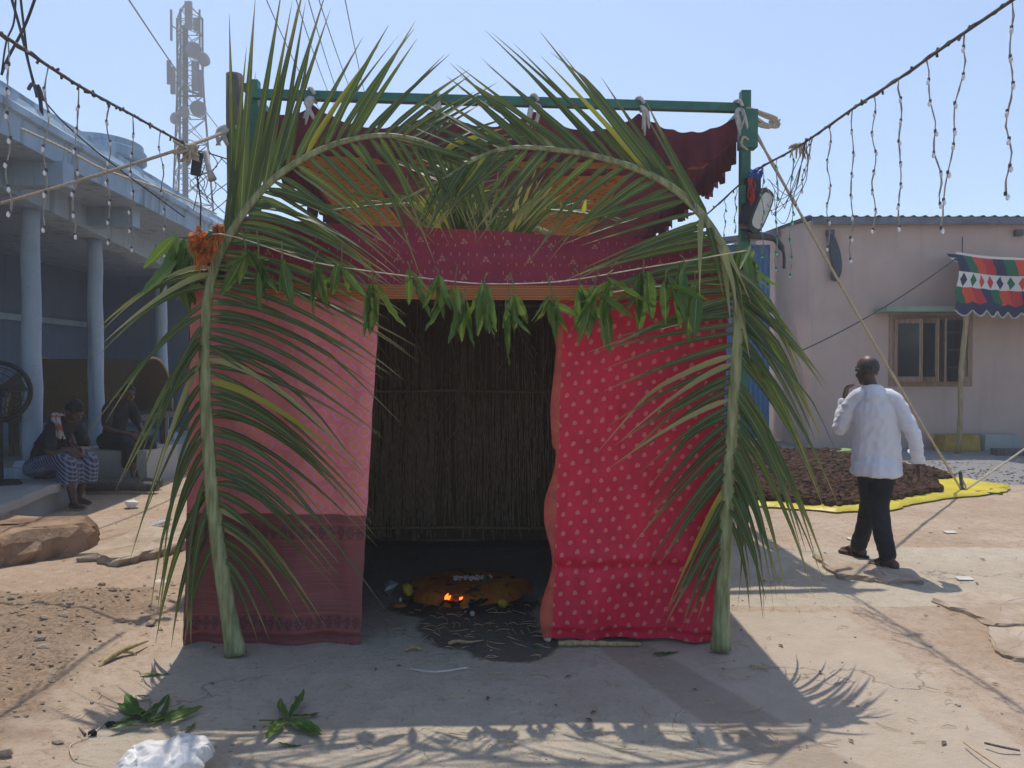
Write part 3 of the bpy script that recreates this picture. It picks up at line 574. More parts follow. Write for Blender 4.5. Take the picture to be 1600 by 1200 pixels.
def frontv(u, v):
    p = A.lerp(B, lerp(.02, .985, u)); pl = .035 * math.sin(u * 150 + 2 * math.sin(u * 23)); hem = .30 + .05 * math.sin(u * 24) + .06 * fbm(u * 9, 2, 1)
    return V(p.x, p.y + .03 + pl * (.25 + .75 * (1 - v)), 3.86 - sagt(u) - (1 - v) * hem - .012 * abs(math.sin(u * 80)))
m = MB(); m.grid(frontv, 420, 6, (4.4, .4)); m.build('front_valance', CANM, cp, True)
def sidev(P0, P1, sgn):
    def f(u, v):
        p = P0.lerp(P1, u); pl = .035 * math.sin(u * 190 + 2 * math.sin(u * 31)); st = .34 + .09 * ((int(u * 14) * 7) % 3) * .6 + .10 * (int(u * 60) % 2) * .35
        return V(p.x + sgn * (.02 + pl), p.y, 3.86 - .05 * abs(math.sin(u * 14)) - (1 - v) * st)
    return f
m = MB(); m.grid(sidev(B + V(-.03, .1, 0), D, -1), 420, 5, (5.5, .4)); m.build('side_valance', CANM, cp, True)
m = MB(); m.grid(sidev(A + V(.1, .1, 0), C_, 1), 420, 5, (5.7, .4)); m.build('side_valance', CANM, cp, True)
def rear(u, v): p = C_.lerp(D, u); return V(p.x, p.y - .05 + .03 * math.sin(u * 150), 3.86 - (1 - v) * (.4 + .05 * math.sin(u * 40)))
m = MB(); m.grid(rear, 300, 3, (4.5, .4)); m.build('rear_valance', CANM, cp, True)
def ceil(u, v, dz=0):
    p = A.lerp(B, u).lerp(C_.lerp(D, u), v); sag = .10 * math.sin(u * math.pi) * math.sin(v * math.pi) + .03 * math.sin(v * 30) * math.sin(u * math.pi) + .05 * (abs(math.sin(v * 9)) * .5)
    return V(p.x, p.y + .05, 3.67 - sag + dz)
m = MB(); m.grid(lambda u, v: ceil(lerp(.02, .975, u), v), 60, 80); m.build('ceiling_cloth', CANM, cp, True)
for a, b, c, d in ((.04, .20, .16, .97), (.62, .80, .20, .97), (.02, .97, .125, .165)):
    m = MB(); m.grid(lambda u, v: ceil(lerp(a, b, u), lerp(c, d, v), -.025), 20, 60); m.build('orange_band', CANO, cp, True)
for t in ties[1:]:
    p = A.lerp(B, t * .965 + .02); m = MB()
    m.tube(cat([p + V(.03, -.045, .0), p + V(0, -.05, .05), p + V(-.03, .0, .055), p + V(-.01, .05, .03), p + V(.02, .04, -.04), p + V(.01, -.05, -.03)], 14), .016, 6)
    for k in range(4): m.tube(cat([p + V(0, -.05, -.02), p + V(rnd(-.05, .08), -.07, -.08), p + V(rnd(-.08, .14), -.06, -.2 - rnd(0, .1))], 6), [.016, .02, .02, .022, .02, .016, .008], 5, flat=.4)
    m.build('cloth_tie', WHITE_CLOTH, cp, True)
m = MB(); c = B + V(.1, -.03, -.10)
for k in range(9):
    a = rnd(0, 6.3); m.tube(cat([c + V(-.1, 0, .1), c + V(.06 * math.cos(a), -.02, .06 * math.sin(a)), c + V(.14 + .05 * math.cos(a), -.03, .05 * math.sin(a) - .05), c + V(.2 * rnd(.5, 1), -.02, rnd(-.1, .0))], 8), .013, 5)
m.build('rope_knot', ROPE, cp, True)
tag(MB().tube([V(-2.365 + .004 * math.sin(i), 6.6, i * .37) for i in range(12)], [.078, .074, .077, .073, .076, .072, .074, .070, .073, .071, .072, .068], 14).build('wooden_pole', OLDWOOD, None, True), 'grey weathered wooden pole standing behind the left palm frond', 'pole')

# ------------------------------------------------------------------ the hut
TX0, TX1, TF, TB = -1.85, 1.22, 4.33, 6.98
ht = thing('festival_hut', 'small reed hut with open doorway draped in sarees', 'hut', (-.3, 5.6, 0))
def zroof(x): return lerp(2.40, 2.27, (x - TX0) / (TX1 - TX0))
for x, y in ((TX0 + .04, TF + .06), (-.95, TF + .09), (.44, TF + .09), (TX1 - .04, TF + .06), (TX0 + .04, TB - .1), (TX1 - .04, TB - .1)):
    MB().tube([V(x, y, z) for z in (0, .5, 1, 1.5, 2, 2.22)], [.032, .03, .031, .029, .03, .028], 8).build('bamboo_post', BAMBOO, ht, True)
m = MB(); m.grid(lambda u, v: V(lerp(TX0, TX1, u), TB, 2.3 * v), 20, 16, (3, 2.3)); m.build('rear_mat', MATW, ht)
m = MB()
for i in range(420):
    x = rnd(TX0 + .05, TX1 - .05); z0 = rnd(.0, .25) if rnd(0, 1) < .7 else rnd(.3, 1); z1 = min(2.25, z0 + rnd(.8, 2.0)); ln = rnd(-.09, .09); y = TB - rnd(.015, .07); b_ = rnd(-.03, .03)
    m.tube([V(x, y, z0), V(x + ln * .5 + b_, y - .01, (z0 + z1) / 2), V(x + ln, y, z1)], [rnd(.004, .010), rnd(.005, .010), .003], 5)
for z in (.12, 1.35): m.tube([V(TX0 + .03, TB - .085, z), V(-.5, TB - .09, z + .015), V(TX1 - .03, TB - .085, z - .01)], .014, 6)
for i in range(26):                                 # branching twigs tied to the wall
    x = rnd(-1.2, .6); z = rnd(.5, 1.8); a = rnd(.9, 2.2); l = rnd(.3, .7); m.tube(cat([V(x, TB - .1, z), V(x + l * .5 * math.cos(a) + rnd(-.05, .05), TB - .12, z + l * .5 * math.sin(a)), V(x + l * math.cos(a), TB - .1, min(2.2, z + l * math.sin(a)))], 5), [.011, .010, .008, .007, .005, .003], 5)
tag(m.build('reeds', REED, ht), kind='stuff')
for x in (TX0 + .01, TX1 - .01):
    m = MB(); m.grid(lambda u, v: V(x, lerp(TF + .05, TB, u), 2.25 * v), 10, 10, (2.6, 2.2)); m.build('side_mat', MATW, ht)
m = MB(); k = len(m.v)
m.grid(lambda u, v: V(lerp(TX0 - .04, TX1 + .04, u), lerp(TF + .02, TB + .15, v), zroof(lerp(TX0, TX1, u)) - .1 + .06 * math.sin(v * 3.14)), 20, 12); m.grid(lambda u, v: V(lerp(TX0 - .04, TX1 + .04, u), lerp(TB + .15, TF + .02, v), zroof(lerp(TX0, TX1, u)) - .14 + .06 * math.sin(v * 3.14)), 20, 12); m.build('roof', MATW, ht)
for y in (4.45, 5.3, 6.2, 6.95): MB().tube([V(TX0 - .05, y, zroof(TX0) - .18), V(TX1 + .05, y, zroof(TX1) - .18)], .024, 8).build('rafter', BAMBOO, ht)
# curtains
def drape(px0t, px1t, pyt, px0b, px1b, pyb, Y, amp=.02, seed=0, v0=0, v1=1, folds=9, hem=0):
    def f(u, v):
        v = lerp(v0, v1, v); t = lerp(px0t, px1t, u); b = lerp(px0b, px1b, u); a = P(t, lerp(pyt[0], pyt[1], u), Y); c = P(b, lerp(pyb[0], pyb[1], u), Y); p = c.lerp(a, v)
        wv = amp * (.6 * math.sin(u * folds * 2 + 1.5 * fbm(u * 3, v * 1.2 + seed, 1)) * (1 - .3 * v) + 1.1 * fbm(u * 2.4 + seed, v * 1.6, 1.0)) + amp * .35 * fbm(u * 9 + seed, v * 7, 1)
        p.y += wv * (1 - .6 * v) + (.02 if v < .03 else 0); p.x += .010 * fbm(v * 4, seed + 3 + u, 1.0); return p
    return f
pk = thing('pink_saree_curtain', 'pink saree with ring pattern and dark maroon lower border hung left of the doorway', 'curtain', (-1.3, 4.3, 0))
fd = drape(300, 595, (436, 452), 285, 562, (1013, 1008), 4.31, .036, 1)
sp = .365
m = MB(); m.grid(lambda u, v: fd(u, lerp(sp, 1, v)), 70, 80, (1.02, 1.30)); m.build('ring_print_cloth', PINK, pk, True)
m = MB(); m.grid(lambda u, v: fd(u, lerp(0, sp - .001, v)) , 70, 46, (1.02, .74)); m.build('maroon_border', MARB, pk, True)
m = MB(); e0 = lambda v: fd(0, v)
m.grid(lambda u, v: e0(v) + V(.0 - .01 * math.sin(u * 3.1), u * 1.7, .0), 24, 30, (1.7, 2.0)); m.build('side_wrap', MARB, pk, True)
m = MB()
for i in range(60):
    u = rnd(0, 1); p = fd(u, 0); m.tube([p + V(0, 0, .01), p + V(rnd(-.006, .006), -.004, -.018), p + V(rnd(-.01, .01), rnd(-.02, 0), -.024)], .0022, 4)
tag(m.build('hem_fringe', MARB, pk), kind='stuff')
rc = thing('red_saree_curtain', 'crimson saree with rows of gold dots hung right of the doorway', 'curtain', (.75, 4.3, 0))
fr_ = drape(880, 1140, (455, 440), 863, 1117, (1000, 1006), 4.31, .034, 5, folds=10)
def frd(u, v):
    p = fr_(u, v); p.y += .018 * math.exp(-((v - .205) / .016) ** 2); p.y -= .012 * math.exp(-((v - .235) / .03) ** 2); return p
m = MB(); m.grid(frd, 80, 130, (.95, 2.03)); m.build('dotted_cloth', REDC, rc, True)
m = MB(); m.grid(lambda u, v: frd(0, v) + V(-.045 * u * (1 + .6 * math.sin(v * 21) * (1 if v < .55 else .3)), .012 * math.sin(u * 3.1) - .02 * u, 0), 5, 90); m.build('orange_edge', EDGE, rc, True)
m = MB(); m.grid(lambda u, v: frd(1, v) + V(.012 * math.sin(u * 3.1), u * 1.6, 0), 20, 30, (1.6, 2)); m.build('side_wrap', REDC, rc, True)
NAVY = mat('navy_underskirt', (.022, .014, .05), rough=.8)
MB().box((.46, 4.41, .035), (.36, .02, .06)).build('navy_underlayer', NAVY, rc)
m = MB(); q = cat([V(.26, 4.27, .02), V(.4, 4.265, .024), V(.55, 4.27, .018), V(.72, 4.28, .012)], 16); m.tube(q, [.016, .015, .015, .021, .015, .014, .02, .014, .014, .019, .014, .013, .017, .012, .012, .012, .01], 8); tag(m.build('bamboo_stick', BAMBOO, None, True), 'knotted bamboo stick under the red curtain hem', 'stick')
va = thing('maroon_valance', 'wine-red cloth with gold motifs and orange border across the hut front', 'valance', (-.3, 4.27, 2.0))
def fv(u, v):
    px = lerp(352, 1128, u); yt = lerp(341, 378, u); yb = lerp(438, 444, u) + 6 * math.sin(u * 3.14); Y = 4.275; p = P(px, lerp(yb, yt, v), Y)
    p.y += .010 * fbm(u * 5, v * 2, 1) + .008 * math.sin(v * 9 + 2 * fbm(u * 3, 0, 1)); p.z += .010 * fbm(u * 6, 4, 1) * v; return p
m = MB(); m.grid(fv, 110, 14, (3.03, .36)); m.build('motif_cloth', VALC, va, True)
m = MB(); m.grid(lambda u, v: fv(u, 1) + V(0, v * .25, -.04 * v + .012 * math.sin(v * 3)), 60, 4, (3.03, .3)); m.build('top_fold', VALC, va, True)
m = MB(); m.grid(lambda u, v: fv(u, 0) + V(0, -.006 + .004 * math.sin(u * 40), -.078 * (1 - v)), 110, 5, (3.03, .08)); m.build('orange_border', ORB, va, True)

# ------------------------------------------------------------------ palm fronds
def leaflet_mesh(name, P0, P1, P2, wd, mt, off, nrm, seg=9, fold=.30, twist=0, kink=None):
    m = MB()
    pts = []
    for i in range(seg + 1):
        t = i / seg; p = P0 * (1 - t) ** 2 + P1 * 2 * t * (1 - t) + P2 * t * t
        if kink and t > kink[0]: p = p + Vector(kink[1]) * (t - kink[0])
        pts.append(p)
    k = 0
    for i in range(seg + 1):
        t = i / seg; tg = (pts[min(i + 1, seg)] - pts[max(i - 1, 0)]).normalized(); s = tg.cross(nrm)
        s = s.normalized() if s.length > 1e-4 else tg.orthogonal().normalized(); n2 = s.cross(tg)
        a = twist * t; s, n2 = s * math.cos(a) + n2 * math.sin(a), n2 * math.cos(a) - s * math.sin(a)
        w_ = wd * min(1, .35 + t * 5) * max(.03, (1 - t ** 1.6)) * .55
        for j, (q, h_) in enumerate(((-1, fold), (0, 0), (1, fold))):
            m.uv[len(m.v)] = (t, j / 2); m.v.append(pts[i] + s * w_ * q + n2 * w_ * h_)
    for i in range(seg):
        for j in range(2): a = i * 3 + j; m.face(a, a + 1, a + 4, a + 3)
    return m.mesh(name, mt, off, True)
def frond(label, path, fams, group, base_w=(.055, .007), dryset=(), seed=1):
    random.seed(seed)
    W_ = [P(x, y, Y) for x, y, Y in path]; o = thing('palm_frond', label, 'palm frond', (W_[0].x, W_[0].y, max(0, W_[0].z)), group); off = root_of(o)
    N = 90; cw = cat(W_, N); cpx = cat([V(x, y, Y) for x, y, Y in path], N)
    rs = [lerp(base_w[0], base_w[1], (i / N) ** .6) * (1 if i > 4 else lerp(1.15, 1, i / 4)) for i in range(N + 1)]
    m = MB(); m.tube(cw, rs, 10, True, .62, up=(1, 0, 0)); m.build('rachis', RACH, o, True)
    def near(x, y): return min(range(N + 1), key=lambda i: (cpx[i].x - x) ** 2 + (cpx[i].y - y) ** 2)
    for fam in fams:
        ctr = sorted([(near(c[0], c[1]), c) for c in fam['c']], key=lambda q: q[0]); n = fam['n']; t0, t1 = ctr[0][0], ctr[-1][0]
        for i in range(n):
            ti = lerp(t0, t1, (i + rnd(-.25, .25)) / max(n - 1, 1)); ti = max(0, min(N - .001, ti))
            a = ctr[0]; b = ctr[-1]
            for q, r_ in zip(ctr, ctr[1:]):
                if q[0] <= ti <= r_[0]: a, b = q, r_; break
            f = 0 if a[0] == b[0] else max(0, min(1, (ti - a[0]) / (b[0] - a[0])))
            i0 = int(ti); fr = ti - i0; rp = cpx[i0].lerp(cpx[i0 + 1], fr); rw = cw[i0].lerp(cw[i0 + 1], fr)
            ofx = lerp(a[1][2] - a[1][0], b[1][2] - b[1][0], f); ofy = lerp(a[1][3] - a[1][1], b[1][3] - b[1][1], f)
            an = R(random.gauss(0, fam.get('ja', 5)) + 7 * mn.noise(Vector((i * .33, seed * 3.1, n)))); s = rnd(.82, 1.06); ca, sa = math.cos(an), math.sin(an); ofx, ofy = (ofx * ca - ofy * sa) * s, (ofx * sa + ofy * ca) * s
            Yt = rp.z + rnd(*fam['dy']); tip = P(rp.x + ofx, rp.y + ofy, Yt)
            if tip.z < .02: tip.z = rnd(.02, .08)
            L = (tip - rw).length; sg = fam.get('sag', .12) * rnd(.6, 1.3)
            ctl = rw.lerp(tip, .42) + V(0, 0, 1) * sg * L + V(0, rnd(-.03, .03), 0)
            fl = fam.get('flare'); 
            if fl: ctl = ctl + V(fl * L, 0, 0)
            nr = V(rnd(-.5, .5), -1, rnd(-.1, .6)).normalized()
            mt = FROND; r0 = rnd(0, 1)
            if r0 < fam.get('dry', .02): mt = FDRY
            elif r0 < fam.get('dry', .02) + fam.get('yel', .01): mt = FYEL
            kink = None
            if rnd(0, 1) < fam.get('kink', .13): kink = (rnd(.45, .75), (rnd(-.1, .1), rnd(-.05, .05), -rnd(.15, .5) * L))
            if kink and (tip.z + kink[1][2] * .5) < .1: kink = None
            st = rw + (tip - rw).normalized() * rs[i0] * .6
            me = leaflet_mesh('leaflet', st, ctl, tip, fam.get('w', .042) * rnd(.62, .92), mt, off, nr, 9, rnd(.15, .5), rnd(-.7, .7), kink)
            link('leaflet', me, o)
    return o
GRP = 'palm fronds arched over the hut'
Lp = [(366, 1026, 4.12), (350, 930, 4.13), (333, 800, 4.14), (324, 680, 4.15), (320, 570, 4.15), (323, 490, 4.15), (336, 420, 4.15), (365, 360, 4.14), (405, 305, 4.13), (455, 262, 4.12), (520, 229, 4.12), (590, 214, 4.12), (650, 220, 4.14), (705, 243, 4.16), (745, 272, 4.18)]
Lf = [dict(n=11, sag=.10, dy=(-.18, .12), flare=-.10, w=.044, ja=3, c=[(340, 840, 285, 1040), (333, 760, 265, 1035), (328, 690, 255, 1010), (325, 640, 232, 930)]),
      dict(n=9, sag=.18, dy=(-.25, .08), w=.045, dry=.30, kink=.2, ja=5, c=[(324, 620, 225, 890), (320, 560, 200, 800), (320, 510, 185, 770), (323, 470, 185, 690)]),
      dict(n=4, sag=.22, dy=(-.25, .0), w=.05, dry=.5, ja=6, kink=0, c=[(326, 450, 145, 545), (338, 415, 140, 515)]),
      dict(n=11, sag=.0, dy=(-.12, .15), w=.058, ja=2.5, kink=.0, yel=.04, c=[(350, 392, 388, 90), (368, 355, 405, -20), (400, 310, 460, -40), (435, 278, 535, -25)]),
      dict(n=24, sag=.04, dy=(-.15, .35), w=.046, ja=4, kink=.05, yel=.05, dry=.03, c=[(440, 275, 520, 5), (480, 248, 600, 40), (520, 229, 640, 35), (560, 217, 700, 60), (600, 213, 735, 90), (640, 218, 775, 140), (680, 232, 800, 185), (742, 270, 830, 260)]),
      dict(n=28, sag=.22, dy=(-.24, .02), w=.044, ja=4, c=[(345, 880, 425, 1010), (338, 830, 462, 998), (334, 770, 526, 960), (329, 700, 563, 890), (325, 640, 588, 830), (321, 590, 603, 765), (320, 545, 602, 705)]),
      dict(n=32, sag=.15, dy=(-.22, .03), w=.044, ja=3, c=[(320, 540, 600, 700), (322, 490, 604, 640), (332, 435, 645, 550), (352, 385, 660, 495), (385, 330, 630, 455), (415, 297, 620, 425)]),
      dict(n=25, sag=.05, dy=(-.12, .1), w=.042, ja=3, c=[(420, 292, 620, 405), (455, 262, 640, 395), (500, 237, 650, 390), (560, 217, 680, 385), (620, 215, 705, 380), (680, 232, 735, 375), (742, 270, 765, 365)])]
frond('green palm frond rooted at the left foot of the hut and arching right', Lp, Lf, GRP, (.056, .007), seed=3)
Rp = [(1128, 1018, 4.19), (1131, 900, 4.19), (1138, 760, 4.18), (1146, 620, 4.17), (1152, 510, 4.16), (1146, 435, 4.16), (1116, 366, 4.15), (1070, 311, 4.14), (1010, 272, 4.13), (930, 246, 4.12), (860, 235, 4.11), (800, 233, 4.11), (750, 247, 4.12), (690, 283, 4.14), (620, 318, 4.16)]
Rf = [dict(n=18, sag=.05, dy=(-.3, .2), flare=.08, w=.044, ja=4, c=[(1137, 800, 1170, 950), (1140, 730, 1215, 965), (1146, 650, 1262, 930), (1149, 590, 1295, 890)]),
      dict(n=16, sag=.06, dy=(-.3, .2), flare=.07, w=.055, ja=4, kink=.1, c=[(1150, 560, 1300, 850), (1152, 510, 1310, 740), (1150, 465, 1285, 640), (1138, 415, 1240, 540)]),
      dict(n=7, sag=.10, dy=(-.35, 0), w=.05, dry=.7, ja=10, c=[(1138, 412, 1165, 560), (1116, 366, 1130, 500), (1095, 340, 1120, 470)]),
      dict(n=7, sag=-.02, dy=(-.1, .3), w=.058, ja=3, yel=.03, kink=.1, c=[(1105, 352, 990, 160), (1080, 322, 940, 120), (1050, 297, 860, 75), (1020, 277, 805, 58)]),
      dict(n=25, sag=.02, dy=(-.1, .3), w=.046, ja=3.5, kink=.05, c=[(1015, 274, 800, 58), (980, 261, 770, 60), (930, 246, 735, 85), (880, 237, 715, 110), (830, 232, 690, 125), (790, 234, 660, 160), (740, 252, 620, 200), (690, 283, 590, 250)]),
      dict(n=25, sag=.10, dy=(-.26, 0), w=.044, ja=4, c=[(1133, 860, 1075, 985), (1137, 790, 1040, 975), (1141, 720, 1010, 890), (1145, 650, 985, 790), (1148, 600, 945, 715), (1151, 545, 935, 650)]),
      dict(n=18, sag=.06, dy=(-.25, 0), w=.044, ja=5, kink=.15, dry=.06, c=[(1152, 530, 930, 620), (1152, 495, 925, 545), (1146, 435, 885, 490), (1130, 390, 880, 455), (1105, 352, 880, 435)]),
      dict(n=27, sag=.04, dy=(-.1, .1), w=.042, ja=3, c=[(1100, 345, 900, 430), (1060, 303, 850, 375), (1010, 272, 845, 365), (960, 255, 820, 380), (910, 242, 775, 375), (860, 235, 735, 370), (810, 232, 700, 370), (750, 247, 660, 370), (690, 283, 640, 372)])]
frond('green palm frond rooted at the right foot of the hut and arching left', Rp, Rf, GRP, (.052, .006), seed=5)
# fronds lying on the hut roof behind the valance
def roof_frond(label, tip, base, n, L, spread, yel, seed, lift=.5):
    random.seed(seed); tip, base = Vector(tip), Vector(base); o = thing('palm_frond', label, 'palm frond', base, 'palm fronds lying on the hut roof'); cw = [base.lerp(tip, i / 20) + V(0, 0, .12 * math.sin(i / 20 * 3.14)) for i in range(21)]
    m = MB(); m.tube(cw, [lerp(.03, .006, i / 20) for i in range(21)], 7); m.build('rachis', RACH, o, True); d = (tip - base).normalized(); sd_ = d.cross(V(0, 0, 1)).normalized()
    for i in range(n):
        for sgn in (-1, 1):
            t = lerp(.08, 1, (i + rnd(0, .5)) / n); q = cw[min(19, int(t * 20))]; l = L * (1 - .45 * t) * rnd(.8, 1.1); dr = (d * rnd(.5, .9) + sd_ * sgn * spread * rnd(.7, 1.1) + V(0, 0, rnd(-.1, 1) * lift)).normalized(); e = q + dr * l + V(0, 0, -.10 * l)
            if e.z < 2.42: e.z = rnd(2.42, 2.5)
            link('leaflet', leaflet_mesh('leaflet', q, q.lerp(e, .5) + V(0, 0, .10 * l), e, .027, FYEL if rnd(0, 1) < yel else FROND, base, V(rnd(-.4, .4), -1, rnd(0, .6)).normalized(), 7, .3, rnd(-.5, .5)), o)
roof_frond('palm frond lying on the hut roof with its tip drooping over the middle', (-.28, 4.45, 2.74), (-.35, 6.6, 2.5), 26, .55, .8, .10, 11)
roof_frond('palm frond on the hut roof slanting down to the left', (-1.1, 4.6, 2.5), (.3, 6.0, 2.6), 16, .55, .9, .15, 12)
roof_frond('palm frond on the hut roof slanting down to the right', (.65, 4.6, 2.45), (-.7, 6.1, 2.6), 16, .55, .9, .12, 13)
o = thing('leaf_tuft', 'tuft of yellow and green palm leaflets standing on the roof centre', 'palm leaves', (-.25, 4.6, 2.36)); random.seed(4)
for i in range(70):
    x = rnd(-.45, .05); c = abs(x + .22); b_ = V(x, rnd(4.5, 4.75), 2.33); e = b_ + V((x + .22) * rnd(.2, 1.2) + rnd(-.1, .1), rnd(-.1, .15), rnd(.2, .42))
    link('leaflet', leaflet_mesh('leaflet', b_, b_.lerp(e, .5) + V(0, 0, .05), e, .028, (FYEL if x < -.32 and rnd(0, 1) < .8 else (FDRY if x > -.15 and rnd(0, 1) < .6 else FROND)), root_of(o), V(rnd(-.4, .4), -1, .2).normalized(), 6, .3, rnd(-.5, .5)), o)

# ------------------------------------------------------------------ mango leaves
random.seed(21)
def mango_mesh(i):
    L = 1.0; wd = rnd(.10, .13); m = MB(); n = 9; cv = rnd(.05, .22); tw_ = rnd(-.4, .4)
    for k in range(n + 1):
        t = k / n; w_ = wd * (math.sin(math.pi * min(1, t ** .8)) ** .8 if 0 < t < 1 else .03) + .004
        for j, q in enumerate((-1, -.5, 0, .5, 1)):
            a = tw_ * t; x = q * w_; z = abs(q) * w_ * .45 + .02 * math.sin(t * 22 + i) * abs(q) ** 2
            m.uv[len(m.v)] = (t * .75, j / 4); m.v.append(V(x * math.cos(a) - z * math.sin(a), -cv * math.sin(t * 2.2) + x * math.sin(a) * .8 + z, -t * L))
    for k in range(n):
        for j in range(4): a = k * 5 + j; m.face(a, a + 1, a + 6, a + 5)
    return m.mesh('leaf', MANGO, V(0, 0, 0), True)
MLEAF = [mango_mesh(i) for i in range(8)]
def put_leaf(parent, pos, L, tilt, spin, az=None, name='leaf'):
    o = link(name, random.choice(MLEAF), parent); o.location = Vector(pos) - root_of(parent); az = rnd(0, 6.283) if az is None else az
    o.rotation_euler = (Matrix.Rotation(az, 3, 'Z') @ Matrix.Rotation(tilt, 3, 'X') @ Matrix.Rotation(spin, 3, 'Z')).to_euler(); o.scale = (L, L, L); return o
ga = thing('mango_leaf_garland', 'string of hanging mango leaf bunches across the hut doorway', 'garland', (-.3, 4.05, 1.9))
gp = [(318, 372), (345, 366), (400, 380), (450, 398), (500, 412), (570, 423), (640, 432), (740, 443), (830, 443), (900, 437), (1000, 420), (1090, 405), (1165, 392)]
GY = 4.0
MB().tube(cat([P(x, y, GY + (.1 if x < 340 or x > 1100 else 0)) for x, y in gp], 60), .0035, 5).build('string', TWINE, ga)
for (x, y, n, L, sp_) in ((385, 388, 9, .25, .8), (405, 385, 5, .28, .5), (442, 395, 5, .24, .6), (492, 408, 10, .22, .9), (535, 408, 6, .24, .5), (583, 425, 7, .27, .28), (640, 430, 5, .22, .8), (685, 436, 6, .20, .35), (712, 430, 5, .27, .4), (725, 470, 3, .22, .2), (757, 446, 7, .26, .4), (768, 470, 3, .24, .15), (805, 450, 7, .22, .7), (790, 470, 5, .24, .5), (862, 460, 13, .20, .95), (905, 440, 6, .26, .7), (930, 440, 8, .27, .5), (950, 438, 7, .28, .5), (945, 478, 5, .24, .25), (1005, 425, 8, .27, .35), (1040, 440, 6, .25, .5), (1068, 420, 5, .29, .2), (1085, 440, 3, .27, .2)):
    c = P(x, y + rnd(-8, 16), GY - .01)
    MB().tube([P(x, y - 14, GY) + V(rnd(-.03, .03), 0, rnd(.0, .05)), c + V(0, 0, .03), c - V(0, 0, .03)], .004, 5).build('sprig_stem', STEM, ga)
    for i in range(max(3, int(n * .72))): put_leaf(ga, c + V(rnd(-.02, .02), rnd(-.02, .01), rnd(-.05, .02)), L * rnd(.75, 1.1), abs(random.gauss(0, sp_ * 1.0)) + .05, rnd(-.9, .9), rnd(-2.2, 2.2) + (math.pi if rnd(0, 1) < .15 else 0))
def bunch(label, c, n, L, seed, sp_=1.2):
    random.seed(seed); o = thing('leaf_bunch', label, 'leaves', c, 'leaf bunches tied at the hut corners')
    MB().tube([Vector(c), Vector(c) + V(.02, 0, -.15)], .01, 6).build('stem', STEM, o)
    for i in range(n): put_leaf(o, Vector(c) + V(rnd(-.05, .05), rnd(-.05, .05), rnd(-.14, .03)), L * rnd(.7, 1.1), rnd(.1, sp_), rnd(-.6, .6))
bunch('bunch of broad green leaves tied at the left top corner of the hut', P(288, 375, 4.25), 24, .28, 31, .95)
bunch('bright green leaf bunch tied at the right top corner of the hut', P(1165, 392, 4.3), 22, .24, 32, 1.0)
random.seed(33)
mg = thing('marigold_garland', 'wilted orange marigold flowers tied at the left top corner of the hut', 'flowers', P(318, 385, 4.05))
for (x, y, r) in ((312, 365, .05), (318, 378, .055), (328, 372, .045), (322, 392, .04), (344, 352, .032)):
    c = P(x, y, 4.04); m = MB()
    for i in range(40):
        d = V(random.gauss(0, 1), random.gauss(0, 1), random.gauss(0, 1)).normalized(); s = d.orthogonal().normalized() * r * .32; e = c + d * r * rnd(.7, 1.15) + V(0, 0, -.02); k = len(m.v); m.v += [c + d * r * .2 - s * .3, c + d * r * .2 + s * .3, e + s, e - s]; m.face(k, k + 1, k + 2, k + 3)
    for i in range(12):
        p = c + V(rnd(-r, r), rnd(-.02, .01), -r * .4); m.tube([p, p + V(rnd(-.01, .01), 0, -rnd(.03, .06)), p + V(rnd(-.02, .02), 0, -rnd(.07, .11))], [.006, .005, .002], 4)
    m.build('flower', MARI, mg)
tag(MB().box(P(336, 376, 4.06), (.07, .05, .09), .4, .3, .2).build('green_cloth_knot', GREEN), 'dark green cloth knot beside the marigolds', 'cloth')

# ------------------------------------------------------------------ strings of lights, ropes, cables
def light_string(label, main, drops, group, seed, green=()):
    random.seed(seed); o = thing('light_string', label, 'string lights', main[len(main) // 2], group); cm = cat(main, 80); m = MB()
    m.tube(cm, .0085, 6); m.tube([p + V(rnd(-.008, .008), rnd(-.008, .008), rnd(-.012, .012)) for p in cm], .005, 5)
    for i in range(40):
        p = random.choice(cm); m.tube([p, p + V(rnd(-.02, .02), rnd(-.02, .02), rnd(-.03, .02))], .007, 5)
    m.build('main_wire', WIREW, o)
    for (T, Bt, nb, g) in drops:
        n = 14; pts = [T.lerp(Bt, i / n) + V(.010 * math.sin(i * 1.1 + seed + T.y * 9) * (1 if 0 < i < n else .3), .008 * math.cos(i * 1.4), 0) for i in range(n + 1)]
        d = MB(); d.tube(pts, .0032, 5); d.tube([p + V(rnd(-.007, .007), 0, 0) for p in pts], .0022, 4); dd = d.build('drop_wire', DROP, o)
        for b in range(nb):
            q = T.lerp(Bt, (b + .6) / nb) if b < nb - 1 else Bt; q = pts[min(n, int(round((b + .8) / nb * n)))]
            mm = MB(); mm.ball(q + V(rnd(-.008, .008), -.004, -.012), (.0085, .0085, .014), 8, 6); mm.build('bulb', g, dd, True)
            MB().tube([q + V(0, 0, .012), q - V(0, 0, .004)], .0075, 6).build('socket', WIREW if g is BULB else GREEN, dd)
    return o
def rY(px): return (2.15 + .02 * 0) * F / (px - CX)
mainR = [P(1085, 350, rY(1085)), P(1110, 330, rY(1110)), P(1175, 272, rY(1175)), P(1245, 231, rY(1245)), P(1330, 172, rY(1330)), P(1402, 125, rY(1402)), P(1480, 70, rY(1480)), P(1575, 5, rY(1575)), P(1680, -68, rY(1680)), P(1900, -220, rY(1900))]
def dr(px, pyt, pxb, pyb, nb, g, f): Y = f(px); a = P(px, pyt, Y); b = P(pxb, pyb, Y); return (a, b, nb, g)
